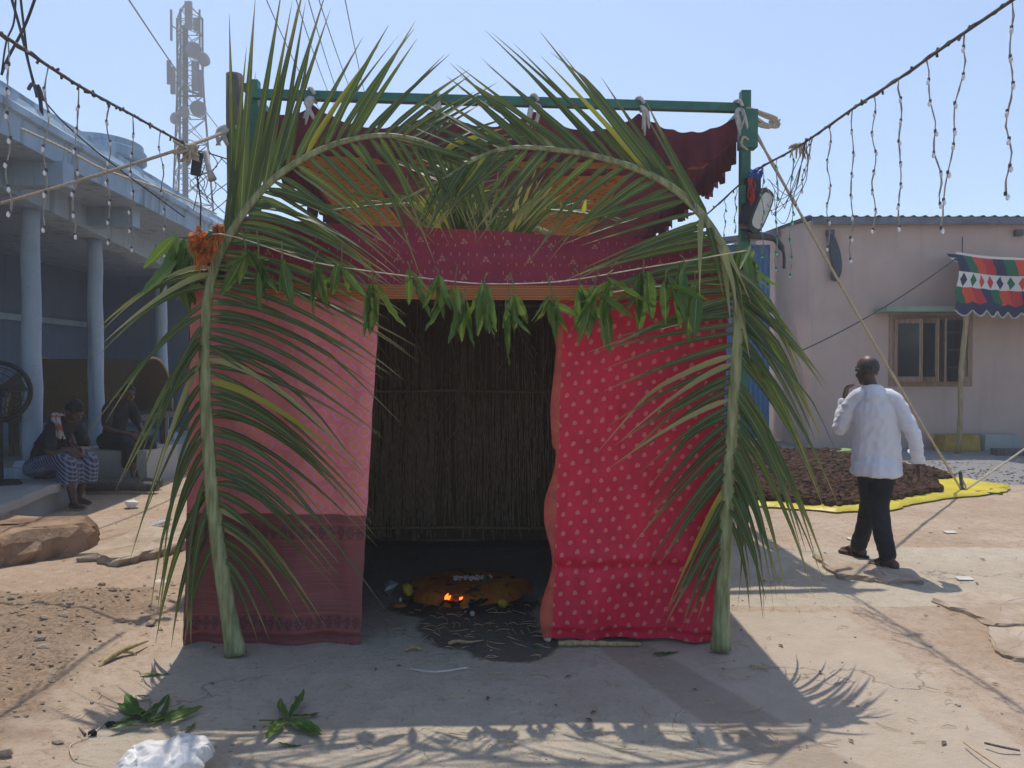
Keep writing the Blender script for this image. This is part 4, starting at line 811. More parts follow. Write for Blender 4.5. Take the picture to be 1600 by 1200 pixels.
drR = [dr(1132, 312, 1131, 372, 3, GBULB, rY), dr(1149, 295, 1147, 366, 4, GBULB, rY), dr(1190, 265, 1190, 400, 6, GBULB, rY), dr(1212, 250, 1212, 420, 8, GBULB, rY), dr(1236, 238, 1234, 430, 8, GBULB, rY), dr(1268, 215, 1243, 322, 6, BULB, rY), dr(1293, 198, 1292, 388, 6, BULB, rY), dr(1329, 175, 1328, 406, 7, BULB, rY), dr(1362, 150, 1363, 360, 7, BULB, rY), dr(1402, 125, 1404, 356, 7, BULB, rY), dr(1444, 98, 1468, 320, 6, BULB, rY), dr(1504, 57, 1468, 358, 8, BULB, rY), dr(1576, 8, 1570, 305, 7, BULB, rY)]
lsr = light_string('string of icicle lights sloping up to the right from the green post', mainR, drR, 'icicle light strings', 41)
m = MB(); c = P(1245, 232, rY(1245))
for k in range(16): a = rnd(0, 6.3); m.tube(cat([c, c + V(.03 * math.cos(a), .02 * math.sin(a), .02), c + V(.07 * math.cos(a), rnd(-.03, .03), rnd(-.12, .02))], 5), [.012, .012, .01, .009, .008, .005], 5)
tag(m.build('rope_knot', ROPE, None, True), 'frayed pale rope knot tied on the right light string', 'knot')
m = MB()
for k in range(7):
    a = P(1262 + rnd(-10, 5), 218, 5.6); b = P(rnd(1190, 1215), rnd(270, 330), 6.2); m.tube(cat([a, a.lerp(b, .3) + V(rnd(-.1, .1), 0, -rnd(.1, .4)), a.lerp(b, .7) + V(rnd(-.1, .1), 0, -rnd(.1, .3)), b], 14), .003, 4)
tag(m.build('loose_wires', WIREW), 'thin loose wires dangling under the rope knot on the right', 'wires')
def lY(px): return lerp(2.3, 2.45, max(0, px) / 300) * F / (CX - px)
mainL = [P(-300, -130, lY(-300)), P(-100, -10, lY(-100)), P(0, 52, lY(0)), P(80, 106, lY(80)), P(128, 137, lY(128)), P(175, 163, lY(175)), P(212, 183, lY(212)), P(253, 206, lY(253)), P(290, 226, lY(290))]
drL = [dr(18, 68, 17, 332, 7, BULB, lY), dr(79, 108, 72, 357, 6, BULB, lY), dr(127, 138, 117, 368, 7, BULB, lY), dr(174, 163, 172, 377, 7, BULB, lY), dr(211, 184, 206, 389, 7, BULB, lY), dr(253, 206, 260, 398, 6, BULB, lY)]
light_string('string of icicle lights sloping down to the right in front of the blue cornice', mainL, drL, 'icicle light strings', 43)
bx = P(310, 258, 5.95)
j = thing('junction_box', 'small dark junction box hung with rope beside the telecom tower', 'junction box', bx)
MB().box(bx, (.07, .06, .17), .3, 0, .12).build('box', BLACK, j); MB().box(bx + V(0, -.034, .045), (.06, .01, .05), .3, 0, .12).build('label_band', WHITE_CLOTH, j); MB().tube([bx + V(.06, .01, .1), bx + V(.09, .01, -.04), bx + V(.12, .0, -.12)], [.025, .02, .035], 8).build('wrapped_tail', WHITE_CLOTH, j, True); MB().tube([bx + V(0, 0, -.08), bx + V(.03, 0, -.3), bx + V(.02, 0, -.6)], .006, 5).build('lead', WIRE, j)
m = MB(); c = P(294, 232, 5.9)
for k in range(14): a = rnd(0, 6.3); m.tube(cat([c, c + V(.06 * math.cos(a), .03, .04 * math.sin(a)), c + V(.09 * math.cos(a + 1), rnd(-.03, .03), rnd(-.14, .06)), c + V(.03, 0, -.02)], 8), .011, 5)
tag(m.build('rope_knot', ROPE, None, True), 'pale rope knot tied where the left light string meets the rope', 'knot')
tag(MB().tube(sagline(P(294, 230, 5.9), (-2.33, 6.56, 3.62), .01), .014, 7).build('rope', ROPE), 'pale rope from the left knot to the wooden pole', 'rope')
p0 = V(pl_x(6.4) + .1, 6.4, 2.72)
tag(MB().tube(sagline(P(290, 233, 5.9), p0, .02), .013, 7).build('rope', ROPE), 'pale rope from the left knot down to a veranda pillar', 'rope')
m = MB(); c = V(-2.42, 6.5, 3.6)
for k in range(5): m.tube(cat([c, c + V(rnd(-.05, .02), -.03, -.06), c + V(rnd(-.08, .05), -.03, -.17)], 5), [.018, .02, .018, .016, .012, .006], 5)
tag(m.build('rag', WHITE_CLOTH, None, True), 'pale rag tied on the rope beside the wooden pole', 'rag')
m = MB()
for k in range(9):
    x, y = rnd(320, 350), rnd(238, 250); a = P(x, y, 6.1); b = P(x + rnd(-20, 8), rnd(290, 335), 6.1); m.tube(cat([a, a.lerp(b, .35) + V(rnd(-.12, .12), 0, 0), a.lerp(b, .7) + V(rnd(-.12, .12), 0, 0), b], 12), .0035, 4)
m.tube(cat([P(300, 235, 5.9), P(330, 242, 6.1), P(356, 250, 6.5)], 8), .006, 5)
tag(m.build('loose_wires', WIREW), 'thin loose wires dangling between junction box and wooden pole', 'wires')
# guy rope to the peg
peg = G(1505, 772)
tag(MB().tube(sagline((2.17, 7.0, 3.76), peg + V(0, 0, .04), .05, 40), [.015 + .004 * math.sin(i * 2.4) for i in range(41)], 7).build('guy_rope', ROPE), 'thick coir guy rope slanting from the green post to the ground peg', 'rope')
tag(MB().tube(sagline(peg + V(.05, 0, .05), (9.5, 11.5, 1.7), .02, 16), .012, 6).build('guy_rope', ROPE), 'thinner rope from the ground peg up to the right edge', 'rope')
pg = thing('ground_peg', 'dark iron ground peg with knotted rope beside the yellow tarpaulin', 'peg', peg)
MB().tube([peg + V(.03, .02, -.1), peg + V(-.03, -.01, .28)], .022, 8).build('iron_peg', DARKM, pg)
for k in range(3): MB().tube(cat([peg + V(-.01, 0, .2), peg + V(rnd(-.2, .25), rnd(-.1, .05), .06), peg + V(rnd(-.3, .5), rnd(-.15, .1), .012)], 8), .012, 5).build('rope_end', (ROPE, DARKM, ROPE)[k], pg)
tag(MB().box(peg + V(-.15, -.12, .02), (.32, .1, .04), .05).build('orange_plank', mat('orange_paint', (.55, .17, .06))), 'short orange plank lying at the ground peg', 'plank')
# cables up left
for i, (pts, r, lb) in enumerate(((((8, 120, 7.0), (18, 95, 6.9), (45, 45, 6.6), (66, -10, 6.4), (90, -80, 6.0)), .012, 'dark cable curving up from the cornice, nearest the left edge'), (((62, 152, 7.8), (52, 110, 7.6), (38, 50, 7.3), (22, -10, 7.0), (10, -80, 6.8)), .014, 'dark cable leaning left from the cornice bracket'), (((64, 152, 7.8), (50, 100, 7.6), (44, 50, 7.4), (38, -10, 7.2), (34, -80, 7)), .012, 'dark cable rising upright from the cornice bracket'), (((8, 120, 7), (16, 70, 6.8), (28, 40, 6.6), (32, -10, 6.4), (33, -70, 6.2)), .008, 'thin wire looping over the left cornice'))):
    tag(MB().tube(cat([P(*p) for p in pts], 24), r, 6).build('cable', WIRE), lb, 'cable', 'cables above the left cornice')
m = MB(); c = P(62, 155, 7.75); m.tube(cat([c + V(-.08, 0, .08), c + V(0, -.05, .12), c + V(.06, -.05, 0), c + V(.08, -.05, -.2), c + V(.05, -.03, -.3)], 12), .018, 6); m.tube(cat([c, c + V(.05, -.05, .1), c + V(.1, -.05, -.05)], 8), .014, 6); tag(m.build('insulator_clamp', WIRE), 'dark cable clamp on the blue cornice edge', 'clamp')
tag(MB().tube(cat([P(37, 203, 7), P(100, 232, 7.4), P(165, 266, 8.2), P(245, 293, 9.2), P(290, 312, 10), P(340, 335, 11.5)], 30), .012, 6).build('slack_cord', TWINE), 'slack pale cord hanging in front of the blue cornice', 'cord')
tag(MB().tube(cat([P(70, 155, 7.7), P(100, 190, 7.8), P(150, 235, 8.0), P(215, 285, 8.3), P(290, 340, 9)], 20), .008, 6).build('cable', WIRE), 'thin dark cable slanting down across the cornice and round ledge', 'cable')
tag(MB().tube(sagline(P(120, -130, 30), P(346, 205, 70), .3), .045, 5).build('overhead_cable', WIRE), 'dark overhead cable slanting past the telecom tower', 'cable')
for i, (a, b) in enumerate((((405, -30), (500, 170)), ((455, -30), (520, 160)), ((475, -30), (535, 165)), ((490, -30), (560, 170)), ((535, -30), (575, 170)))):
    tag(MB().tube(sagline(P(a[0], a[1], 18), P(b[0] + 4, b[1] + 8, 34), .2), .014, 5).build('overhead_wire', WIRE), ('leftmost', 'second from left', 'middle', 'fourth from left', 'rightmost')[i] + ' of five thin overhead wires behind the left palm leaves', 'wire', 'thin overhead wires')

# floodlight, wires and box on the green post
fl = thing('street_lamp', 'grey street lamp head tilted up on a bent arm beside the green post', 'street lamp', P(1245, 395, 6.9))
a_, b_ = P(1172, 358, 6.85), P(1195, 302, 6.85); ax = (b_ - a_).normalized(); L0 = (b_ - a_).length
yv = V(.55, -.8, 0); yv = (yv - ax * yv.dot(ax)).normalized(); xv = yv.cross(ax).normalized()
def shell(d0, d1, wd, t, nm, mt, par, e0=0.0):
    m = MB(); n = 20; ks = []
    for dd, sc in ((d0, 1), (d1, .9)):
        k = len(m.v); ks.append(k)
        for i in range(n):
            a = 2 * math.pi * i / n; u = math.cos(a); v = math.sin(a); su = abs(u) ** .5 * (1 if u > 0 else -1); sv = abs(v) ** .6 * (1 if v > 0 else -1)
            m.v.append(a_.lerp(b_, .5) + ax * sv * L0 * .58 * t * sc + xv * su * wd * .5 * sc + yv * dd)
    for i in range(n): j2 = (i + 1) % n; m.face(ks[0] + i, ks[0] + j2, ks[1] + j2, ks[1] + i)
    m.face(*[ks[0] + i for i in reversed(range(n))]); m.face(*[ks[1] + i for i in range(n)])
    return m.build(nm, mt, par)
hd = shell(.03, -.10, .21, 1.0, 'lamp_head', DARKM, fl); shell(.045, .028, .15, .80, 'lamp_glass', LENS, hd); shell(.04, .026, .19, .92, 'lamp_rim', STEEL, hd)
q0 = a_ - ax * .06
MB().tube(cat([q0 + yv * -.02, P(1205, 372, 6.9), P(1220, 388, 6.9), P(1224, 402, 6.9), P(1224, 420, 6.9)], 14), [.035] * 4 + [.028] * 4 + [.014] * 7, 8).build('arm', DARKM, fl, True)
sb = thing('switch_box', 'dark switch box with blue and red wires strapped to the green post', 'switch box', P(1165, 340, 6.9))
MB().box(P(1174, 300, 6.9), (.12, .1, .24)).build('box', BLACK, sb); MB().box(P(1158, 306, 6.88), (.05, .06, .16)).build('bracket', GREEN, sb)
m = MB(); c = P(1176, 275, 6.88)
for k in range(10): m.tube(cat([c + V(rnd(-.06, .06), 0, -.06), c + V(rnd(-.07, .07), -.04, rnd(0, .06)), c + V(rnd(-.06, .08), -.03, rnd(-.02, .05)), c + V(rnd(-.06, .06), -.02, -.08)], 10), .006, 5)
m.build('blue_wires', BLUEW, sb)
m = MB(); c = P(1172, 300, 6.8)
for k in range(5): m.tube(cat([c + V(rnd(-.03, .03), 0, .12), c + V(rnd(-.04, .04), -.03, .04), c + V(rnd(-.04, .04), -.02, -.05), c + V(rnd(-.02, .03), 0, -.13)], 10), .006, 5)
m.build('red_wires', REDW, sb)
m = MB(); m.tube(cat([P(1168, 222, 6.94), P(1160, 216, 6.9), P(1156, 228, 6.9), P(1166, 236, 6.94)], 8), .012, 5); tag(m.build('rope_loop', ROPE, None, True), 'rope loop tied round the green post below the sleeve', 'rope')

# ------------------------------------------------------------------ tarpaulin and drying heap
random.seed(51)
poly = [V(2.2, 9.2, 0), V(2.75, 8.75, 0), V(3.42, 8.30, 0), V(4.1, 8.42, 0), V(4.8, 8.95, 0), V(6.1, 9.55, 0), V(6.45, 9.95, 0), V(6.15, 11.2, 0), V(6.1, 12.6, 0), V(6.0, 14.0, 0), V(4.4, 14.4, 0), V(2.3, 14.2, 0)]
cen = V(4.3, 11.2, 0); bd = []
for a, b in zip(poly, poly[1:] + poly[:1]):
    for i in range(8): p = a.lerp(b, i / 8); bd.append(p + V(.11 * fbm(p.x * 3, p.y * 3, 1), .11 * fbm(p.y * 3, p.x * 2, 1), 0))
m = MB(); n = len(bd); rings = [1.0, .985, .96, .93, .86, .75, .5, .25]
for ri, s in enumerate(rings):
    for i, p in enumerate(bd):
        q = cen + (p - cen) * s; q.z = .02 + height(q.x, q.y) + (.0 if ri == 0 else (.03 + .03 * fbm(q.x * 2.5, q.y * 2.5, 1) + .025 * fbm(q.x * 9, q.y * 9, 1) if ri < 4 else .02)); m.v.append(q)
for ri in range(len(rings) - 1):
    for i in range(n): j2 = (i + 1) % n; m.face(ri * n + i, ri * n + j2, (ri + 1) * n + j2, (ri + 1) * n + i)
m.v.append(cen + V(0, 0, .02)); e = len(m.v) - 1; o_ = (len(rings) - 1) * n
for i in range(n): m.face(o_ + i, o_ + (i + 1) % n, e)
tp = m.build('tarpaulin', YTARP, None, True); tag(tp, 'bright yellow tarpaulin spread on the ground behind the walking man', 'tarpaulin')
def inside(p):
    c = False
    for a, b in zip(bd, bd[1:] + bd[:1]):
        if (a.y > p.y) != (b.y > p.y) and p.x < (b.x - a.x) * (p.y - a.y) / (b.y - a.y) + a.x: c = not c
    return c
hp = [cen + (p - cen) * .93 for p in bd]
m = MB(); cnt = 0
hr = [(1 - k / 9) for k in range(9)]
def inh(p):
    q = cen + (p - cen) / .92
    return inside(q) and not (p.x > 5.35 + .45 * (p.y - 9.6) and p.y < 10.6)
while cnt < 9000:
    p = V(rnd(2.2, 6.3), rnd(8.3, 14.2), 0)
    if p.y > 10.5 and rnd(0, 1) < .35: continue
    if not inh(p): continue
    r = rnd(.022, .055) * (1 if p.y < 11 else 1.35); m.rock((p.x, p.y, .05 + rnd(0, .05) + .03 * fbm(p.x, p.y, 1.3)), (r * 1.2, r, r * .9), rough=.35); cnt += 1
hb = MB(); hb.grid(lambda u, v: V(0, 0, 0), 1, 1); 
tag(m.build('drying_clumps', HEAP), 'layer of dark brown clumps drying on the yellow tarpaulin', 'heap', kind='stuff')
tag(MB().box((5.9, 13.6, .08), (.7, .3, .12), .5).build('green_sack', mat('pale_green_sack', (.32, .42, .16), transl=.1)), 'pale green sack at the far corner of the tarpaulin', 'sack')

# ------------------------------------------------------------------ rocks and slabs
def slab(name, poly, z0, h, mt, label, cat_, rough=.02, seed=0, bev=.03):
    random.seed(seed); pts = []
    for a, b in zip(poly, poly[1:] + poly[:1]):
        for i in range(6): p = Vector(a).lerp(Vector(b), i / 6); pts.append(p + V(rnd(-rough, rough), rnd(-rough, rough), 0))
    n = len(pts); c = sum(pts, V(0, 0, 0)) / n; m = MB()
    for s, z in ((1.0, -.02), (1.02, h * .35), (1.0, h * .7), (1 - bev, h), (.8, h * 1.02), (.5, h * 1.01), (.25, h)):
        for p in pts: q = c + (p - c) * s; m.v.append(V(q.x + rnd(-rough, rough) * .5, q.y + rnd(-rough, rough) * .5, z0 + z + rnd(-.25, .25) * rough))
    for r in range(6):
        for i in range(n): j2 = (i + 1) % n; m.face(r * n + i, r * n + j2, (r + 1) * n + j2, (r + 1) * n + i)
    m.v.append(V(c.x, c.y, z0 + h)); e = len(m.v) - 1
    for i in range(n): m.face(6 * n + i, 6 * n + (i + 1) % n, e)
    return tag(m.build(name, mt), label, cat_)
slab('boulder', [(-5.4, 5.98, 0), (-4.6, 5.95, 0), (-3.98, 6.05, 0), (-3.62, 6.45, 0), (-3.78, 6.85, 0), (-5.4, 6.95, 0)], 0, .24, ROCKM, 'big flat-topped reddish boulder at the left edge', 'rock', .06, 1, .08)
slab('stone_slab', [(-3.55, 6.25, 0), (-3.1, 6.02, 0), (-2.9, 6.35, 0), (-2.75, 6.75, 0), (-3.0, 7.15, 0), (-3.5, 7.25, 0)], 0, .07, SLABM, 'thin flat stone slab beside the big boulder', 'slab', .04, 2)
slab('stone_slab', [G(1275, 872), G(1310, 905), G(1380, 912), G(1440, 915), G(1430, 896), G(1370, 886)], 0, .035, SLABM, 'pale paving slab under the walking man', 'slab', .02, 3)
slab('stone_slab', [G(1462, 943), G(1560, 985), G(1640, 985), G(1640, 935), G(1540, 930)], 0, .03, SLABM, 'pale paving slab at the right edge near the walking man', 'slab', .02, 4)
slab('stone_slab', [G(1548, 990), G(1570, 1030), G(1650, 1050), G(1640, 990)], 0, .03, SLABM, 'small broken paving slab at the right edge, nearest the camera', 'slab', .02, 6)
random.seed(61); m = MB(); m2 = MB(); cnt = 0
while cnt < 1300:
    y = rnd(2.8, 5.9); x = rnd(-4.6, -1.3)
    if rubble_m(x, y) < rnd(.15, .9): continue
    r = rnd(.003, .012) if rnd(0, 1) < .94 else rnd(.012, .03); m.rock((x, y, height(x, y) + r * .3), (r * 1.3, r, r * .7), rough=.3); cnt += 1
tag(m.build('rubble', mat('rubble_stone', (.36, .285, .215), (.22, .165, .12), 4, .95, .5, 30, .01)), 'scattered rubble stones along the left foreground', 'rubble', kind='stuff')
m = MB()
for i in range(420):
    y = 3 + 11 * rnd(0, 1) ** 1.6; x = rnd(-.62, .68) * y
    if TX0 - .1 < x < TX1 + .1 and TF - .1 < y < 7.2 and rnd(0, 1) < .8: continue
    r = rnd(.002, .008); m.rock((x, y, height(x, y) + r * .4), (r * 1.2, r, r * .7), rough=.3)
for i in range(700):
    x, y = rnd(5.6, 10), rnd(10.4, 13.5); r = rnd(.008, .022); m.rock((x, y, r * .4), (r * 1.2, r, r * .8), rough=.3)
tag(m.build('pebbles', mat('pebble', (.42, .36, .30), (.26, .21, .17), 3)), 'small pebbles scattered over the yard', 'pebbles', kind='stuff')
m = MB()
for i in range(330):
    y = 3 + 5 * rnd(0, 1) ** 1.3; x = rnd(-.6, .6) * y
    if i < 120: x, y = random.gauss(-.2, .35), random.gauss(4.6, .35)
    if TX0 < x < -.8 and TF - .05 < y: continue
    if .2 < x < TX1 and TF - .05 < y < 7: continue
    a = rnd(0, 6.3); l = rnd(.02, .13); z = height(x, y) + .006; m.tube(cat([V(x, y, z), V(x + l * .5 * math.cos(a), y + l * .5 * math.sin(a), z + rnd(0, .012)), V(x + l * math.cos(a + .3), y + l * math.sin(a + .3), z)], 4), [.0015, .002, .002, .002, .001], 4)
tag(m.build('straw_litter', STRAW), 'bits of straw scattered before the doorway', 'straw', kind='stuff')
m = MB()
for i in range(90):
    y = 3 + 5 * rnd(0, 1); x = rnd(-.6, .65) * y
    if TX0 < x < TX1 and y > TF - .05: continue
    r = rnd(.008, .03); a = rnd(0, 6.3); c = V(x, y, height(x, y) + .006); k = len(m.v); d = V(math.cos(a), math.sin(a), 0) * r; e = V(-math.sin(a), math.cos(a), 0) * r * .35
    m.v += [c - d, c - e + V(0, 0, .004), c + d, c + e + V(0, 0, .006)]; m.face(k, k + 1, k + 2, k + 3)
tag(m.build('dry_leaf_bits', mat('dead_leaf', (.20, .13, .07), (.10, .07, .045), 12)), 'torn bits of dead leaf scattered over the yard', 'litter', kind='stuff')

# ------------------------------------------------------------------ offering in the doorway
random.seed(71)
of = thing('offering_mound', 'low turmeric-orange earth mound with flowers and small flames inside the doorway', 'offering', (-.3, 5.4, 0))
c = V(-.31, 5.38, 0); m = MB()
rg = [(1, 0), (.97, .03), (.88, .055), (.7, .07), (.45, .075), (.2, .07)]
for s, z in rg:
    for i in range(48):
        a = 2 * math.pi * i / 48; f = s * (1 + .06 * math.sin(3 * a + 1) + .04 * math.sin(7 * a)); m.v.append(c + V(.43 * f * math.cos(a), .40 * f * math.sin(a), z + .008 * fbm(a * 2, s * 5, 1)))
for r in range(5):
    for i in range(48): j2 = (i + 1) % 48; m.face(r * 48 + i, r * 48 + j2, (r + 1) * 48 + j2, (r + 1) * 48 + i)
m.face(*[240 + i for i in range(48)])
m.build('earth_mound', TURM, of, True)
m = MB()
for i in range(60): x = rnd(-.10, .17); m.ball(c + V(x, -.02 + rnd(-.03, .03), .085 + rnd(0, .02)), rnd(.007, .013), 6, 4)
m.build('white_flowers', PETALW, of, True)
for x in (-.18, -.09, -.06, .1, -.15, .14, -.2, -.12, -.02): put_leaf(of, c + V(x, rnd(-.04, .01), .115), rnd(.07, .11), rnd(1.2, 1.5), 0)
FY = c.y - .40
for x, hh in ((-.125, .042), (-.108, .028), (-.03, .018)):
    m = MB(); b = V(c.x + x, FY + .01, .05); m.tube([b, b + V(.004, 0, hh * .35), b + V(.012, 0, hh * .7), b + V(.02, 0, hh)], [.006, .010, .007, .001], 8); m.build('flame', EM, of, True)
for k in range(9): m = MB(); x = rnd(-.2, .12); m.tube([V(c.x + x, FY - rnd(0, .05), .02), V(c.x + x + rnd(-.08, .08), FY - rnd(-.05, .04), .045)], [.012, .009], 6); m.build('charred_stick', ASH, of)
YP = mat('yellow_flower', (.55, .42, .04), (.4, .26, .03), 30, .8, transl=.1); OP = mat('orange_offering', (.5, .18, .04), rough=.8)
tag(MB().rock(V(c.x + .25, FY - .02, .035), (.04, .03, .035)).build('yellow_flower', YP, None, True), 'yellow flower lump at the front of the offering mound', 'flower')
tag(MB().rock(V(c.x - .40, FY + .22, .06), (.045, .05, .05)).build('yellow_flower', YP, None, True), 'yellow-green flower lump at the left rim of the offering mound', 'flower')
tag(MB().box(V(c.x + .53, FY + .06, .03), (.06, .05, .05), .4).build('jaggery_lump', OP), 'orange cube of sweet beside the offering mound on the right', 'sweet')
tag(MB().rock(V(c.x - .42, FY - .0, .015), (.05, .035, .015)).build('clay_lamp', OP), 'small orange clay lamp left of the offering mound', 'lamp')
tag(MB().ball(V(c.x - .42, FY + .01, .05), (.01, .01, .016), 8, 6).build('lamp_wick', PETALW), 'white wick bud standing on the clay lamp', 'wick')
tag(MB().ball(V(c.x + .06, FY - .17, .015), (.016, .016, .018), 8, 6).build('white_bud', PETALW), 'single white flower bud on the wet ground before the mound', 'flower bud')
tag(MB().rock(P(608, 918, 5.25) * 1 + V(0, 0, 0), (.055, .04, .045), rough=.4).build('foil_wrapper', FOIL), 'crumpled silver foil cup left of the offering mound', 'wrapper')
bpy.data.objects['foil_wrapper'].location.z = .0
tag(MB().rock(G(857, 1000, .02), (.022, .02, .02), rough=.4).build('paper_ball', PAPER), 'small crumpled paper ball by the red curtain', 'paper')
tag(MB().tube(cat([G(640, 1048, .012), G(680, 1053, .02), G(730, 1046, .012)], 6), .004, 5).build('pale_straw', PAPER), 'long pale straw lying on the wet ground', 'straw')
tag(MB().tube(cat([G(700, 1008, .02), G(715, 1004, .03), G(730, 1006, .02), G(755, 1003, .015)], 8), [.008, .012, .01, .009, .012, .008, .006, .005, .003], 6).build('root_piece', BAMBOO), 'twisted pale root on the wet ground', 'root')
tag(MB().tube(cat([G(632, 1019, .015), G(645, 1013, .025), G(660, 1018, .015)], 6), [.008, .012, .01, .01, .008, .006, .004], 6).build('root_piece', BAMBOO), 'short brown root left of the wet patch', 'root')
tag(MB().tube([G(828, 1011, .008), G(846, 1014, .01)], .004, 5).build('green_stalk', MANGO), 'pale green stalk by the wet patch', 'stalk')

# ------------------------------------------------------------------ foreground litter
random.seed(81)
def sprig(label, spec, c):
    o = thing('leaf_sprig', label, 'leaf sprig', c, 'mango sprigs dropped on the ground')
    for (px, py, L, az, tilt) in spec: put_leaf(o, G(px, py, .025), L, tilt, rnd(-.3, .3), az)
    return o
D90 = math.pi / 2
def gaz(x0, y0, x1, y1): a, b = G(x0, y0), G(x1, y1); d = b - a; return math.atan2(d.y, d.x) - math.pi / 2 * 1, d.length
def sp2(label, segs):
    c = G(segs[0][0], segs[0][1]); o = thing('leaf_sprig', label, 'leaf sprig', c, 'mango sprigs dropped on the ground')
    for s in segs:
        a, b = G(s[0], s[1]), G(s[2], s[3]); d = b - a; L = d.length; az = math.atan2(d.y, d.x) - math.pi / 2
        lift = (s[4] if len(s) > 4 else .12) * .35
        q = put_leaf(o, a + V(0, 0, .02), L, math.pi / 2 + lift, rnd(-.5, .5), az)
    a = G(segs[0][0], segs[0][1], .015); MB().tube([a + V(-.12, 0, 0), a, a + V(.06, .0, .01)], .004, 5).build('stem', STEM, o)
sp2('sprig of dark and pale mango leaves in the left foreground', [(215, 1138, 165, 1152), (228, 1138, 262, 1092, .3), (235, 1138, 285, 1105), (250, 1140, 315, 1114), (225, 1135, 200, 1110, .3), (215, 1128, 178, 1112, .2), (210, 1125, 190, 1098, .25), (222, 1120, 165, 1140, .1), (205, 1098, 232, 1098, .1), (215, 1132, 240, 1120, .3)])
sp2('sprig of green mango leaves in the centre foreground', [(445, 1130, 498, 1121, .2), (450, 1132, 470, 1098, .6), (455, 1135, 500, 1155, .1), (445, 1132, 468, 1153, .1), (440, 1133, 405, 1150), (442, 1130, 440, 1104, .5), (462, 1140, 500, 1160, .15), (440, 1134, 412, 1166)])
def one_leaf(x0, y0, x1, y1, lb):
    a, b = G(x0, y0), G(x1, y1); d = b - a; o = link('fallen_leaf', random.choice(MLEAF)); o.location = a + V(0, 0, .012); L = d.length; o.scale = (L, L, L)
    o.rotation_euler = (Matrix.Rotation(math.atan2(d.y, d.x) - math.pi / 2, 3, 'Z') @ Matrix.Rotation(math.pi / 2, 3, 'X') @ Matrix.Rotation(.2, 3, 'Z')).to_euler(); tag(o, lb, 'leaf', 'single fallen leaves')
for a in ((1022, 1028, 1062, 1021, 'single green leaf lying before the red curtain'), (213, 1060, 262, 1056, 'single pale leaf lying where the left shadow begins'), (50, 1148, 90, 1158, 'single yellow-green leaf at the left foreground edge'), (430, 1170, 470, 1168, 'single leaf below the centre sprig'), (285, 1150, 300, 1132, 'single dark leaf above the white bag'), (570, 1168, 582, 1172, 'tiny green leaf at the bottom centre'), (215, 1000, 232, 992, 'small leaf beside the dry root on the left')): one_leaf(*a)
m = MB(); m.tube(cat([G(150, 1048, .02), G(160, 1035, .04), G(185, 1020, .05), G(205, 1012, .05), G(228, 1004, .03)], 16), [.010, .012, .014, .016, .016, .017, .017, .016, .015, .014, .013, .012, .01, .009, .007, .006, .004], 6); m.tube(cat([G(150, 1048, .02), G(140, 1040, .03), G(120, 1028, .03)], 6), [.011, .01, .009, .008, .007, .006, .004], 6); m.tube(cat([G(185, 1020, .05), G(200, 1022, .03), G(210, 1026, .01)], 5), [.012, .01, .009, .007, .005, .003], 6)
tag(m.build('dry_root', BAMBOO, None, True), 'branched pale dry root lying in the left sunlight', 'root')
m = MB(); m.tube(cat([G(45, 1140, .01), G(55, 1115, .01), G(110, 1108, .012), G(165, 1118, .01), G(140, 1150, .01), G(105, 1168, .01), G(110, 1188, .01), G(140, 1195, .01)], 50), .002, 4); tag(m.build('thin_wire', TWINE), 'thin curled wire on the dirt in the left foreground', 'wire')
m = MB(); m.tube([G(103, 1130, .01), G(128, 1152, .012)], .005, 5); tag(m.build('dark_stick', OLDWOOD), 'short dark stick on the dirt in the left foreground', 'stick')
for (x, y, lb) in ((140, 1150, 'black charcoal bit right of the dark stick'), (168, 1136, 'black charcoal bit under the left leaf sprig')): tag(MB().rock(G(x, y, .012), (.022, .016, .014)).build('charcoal', ASH), lb, 'charcoal')
m = MB(); m.tube(cat([G(1355, 1182, .01), G(1375, 1150, .02), G(1395, 1165, .015), G(1450, 1205, .01)], 12), .0035, 5); m.build('stalk_tmp', STRAW) if 0 else None
tag(MB().tube(cat([G(1512, 1165, .015), G(1540, 1185, .02), G(1570, 1205, .015)], 12), .0035, 5).build('dry_stalk', STRAW), 'dry straw stalk in the right foreground', 'stalk')
tag(MB().tube(cat([G(1545, 1166, .015), G(1570, 1172, .02), G(1600, 1178, .01)], 8), .005, 5).build('thin_stick', OLDWOOD), 'thin dark stick in the right foreground', 'stick')
tag(MB().tube([G(1175, 1043, .012), G(1205, 1048, .012)], [.007, .005], 5).build('thin_stick', BAMBOO), 'short pale stick in the shade right of centre', 'stick')
for (x, y, lb) in ((1487, 832, 'white paper scrap behind the walking man'), (1335, 842, 'pale paper scrap in front of the tarpaulin'), (1510, 905, 'pale paper scrap right of the man shadow'), (250, 910, 'pinkish paper scrap left of the hut')): tag(MB().box(G(x, y, .012), (.11, .06, .006), rnd(-.4, .4), .15).build('paper_scrap', PAPER), lb, 'paper scrap')
tag(MB().ball(G(112, 938, .02), .016, 8, 6).build('green_bead', mat('teal_plastic', (.02, .35, .3), rough=.2)), 'small teal bead on the dirt at left', 'bead')
bt = thing('plastic_bottle', 'clear crushed plastic bottle lying on the sunlit dirt at left', 'bottle', G(228, 822)); a, b = G(225, 826, .04), G(262, 812, .04)
MB().tube([a, a.lerp(b, .12), a.lerp(b, .3), a.lerp(b, .6), b], [.015, .018, .035, .036, .034], 12, flat=.7).build('bottle_body', glassy('clear_plastic', (.85, .9, .88), .15, .7), bt, True); MB().tube([a + (a - b) * .08, a], .018, 10).build('bottle_cap', GREEN, bt)
tag(MB().rock(G(205, 788, .05), (.09, .07, .05), rough=.3).build('white_packet', PLAST), 'white crumpled plastic packet near the seated man', 'packet')
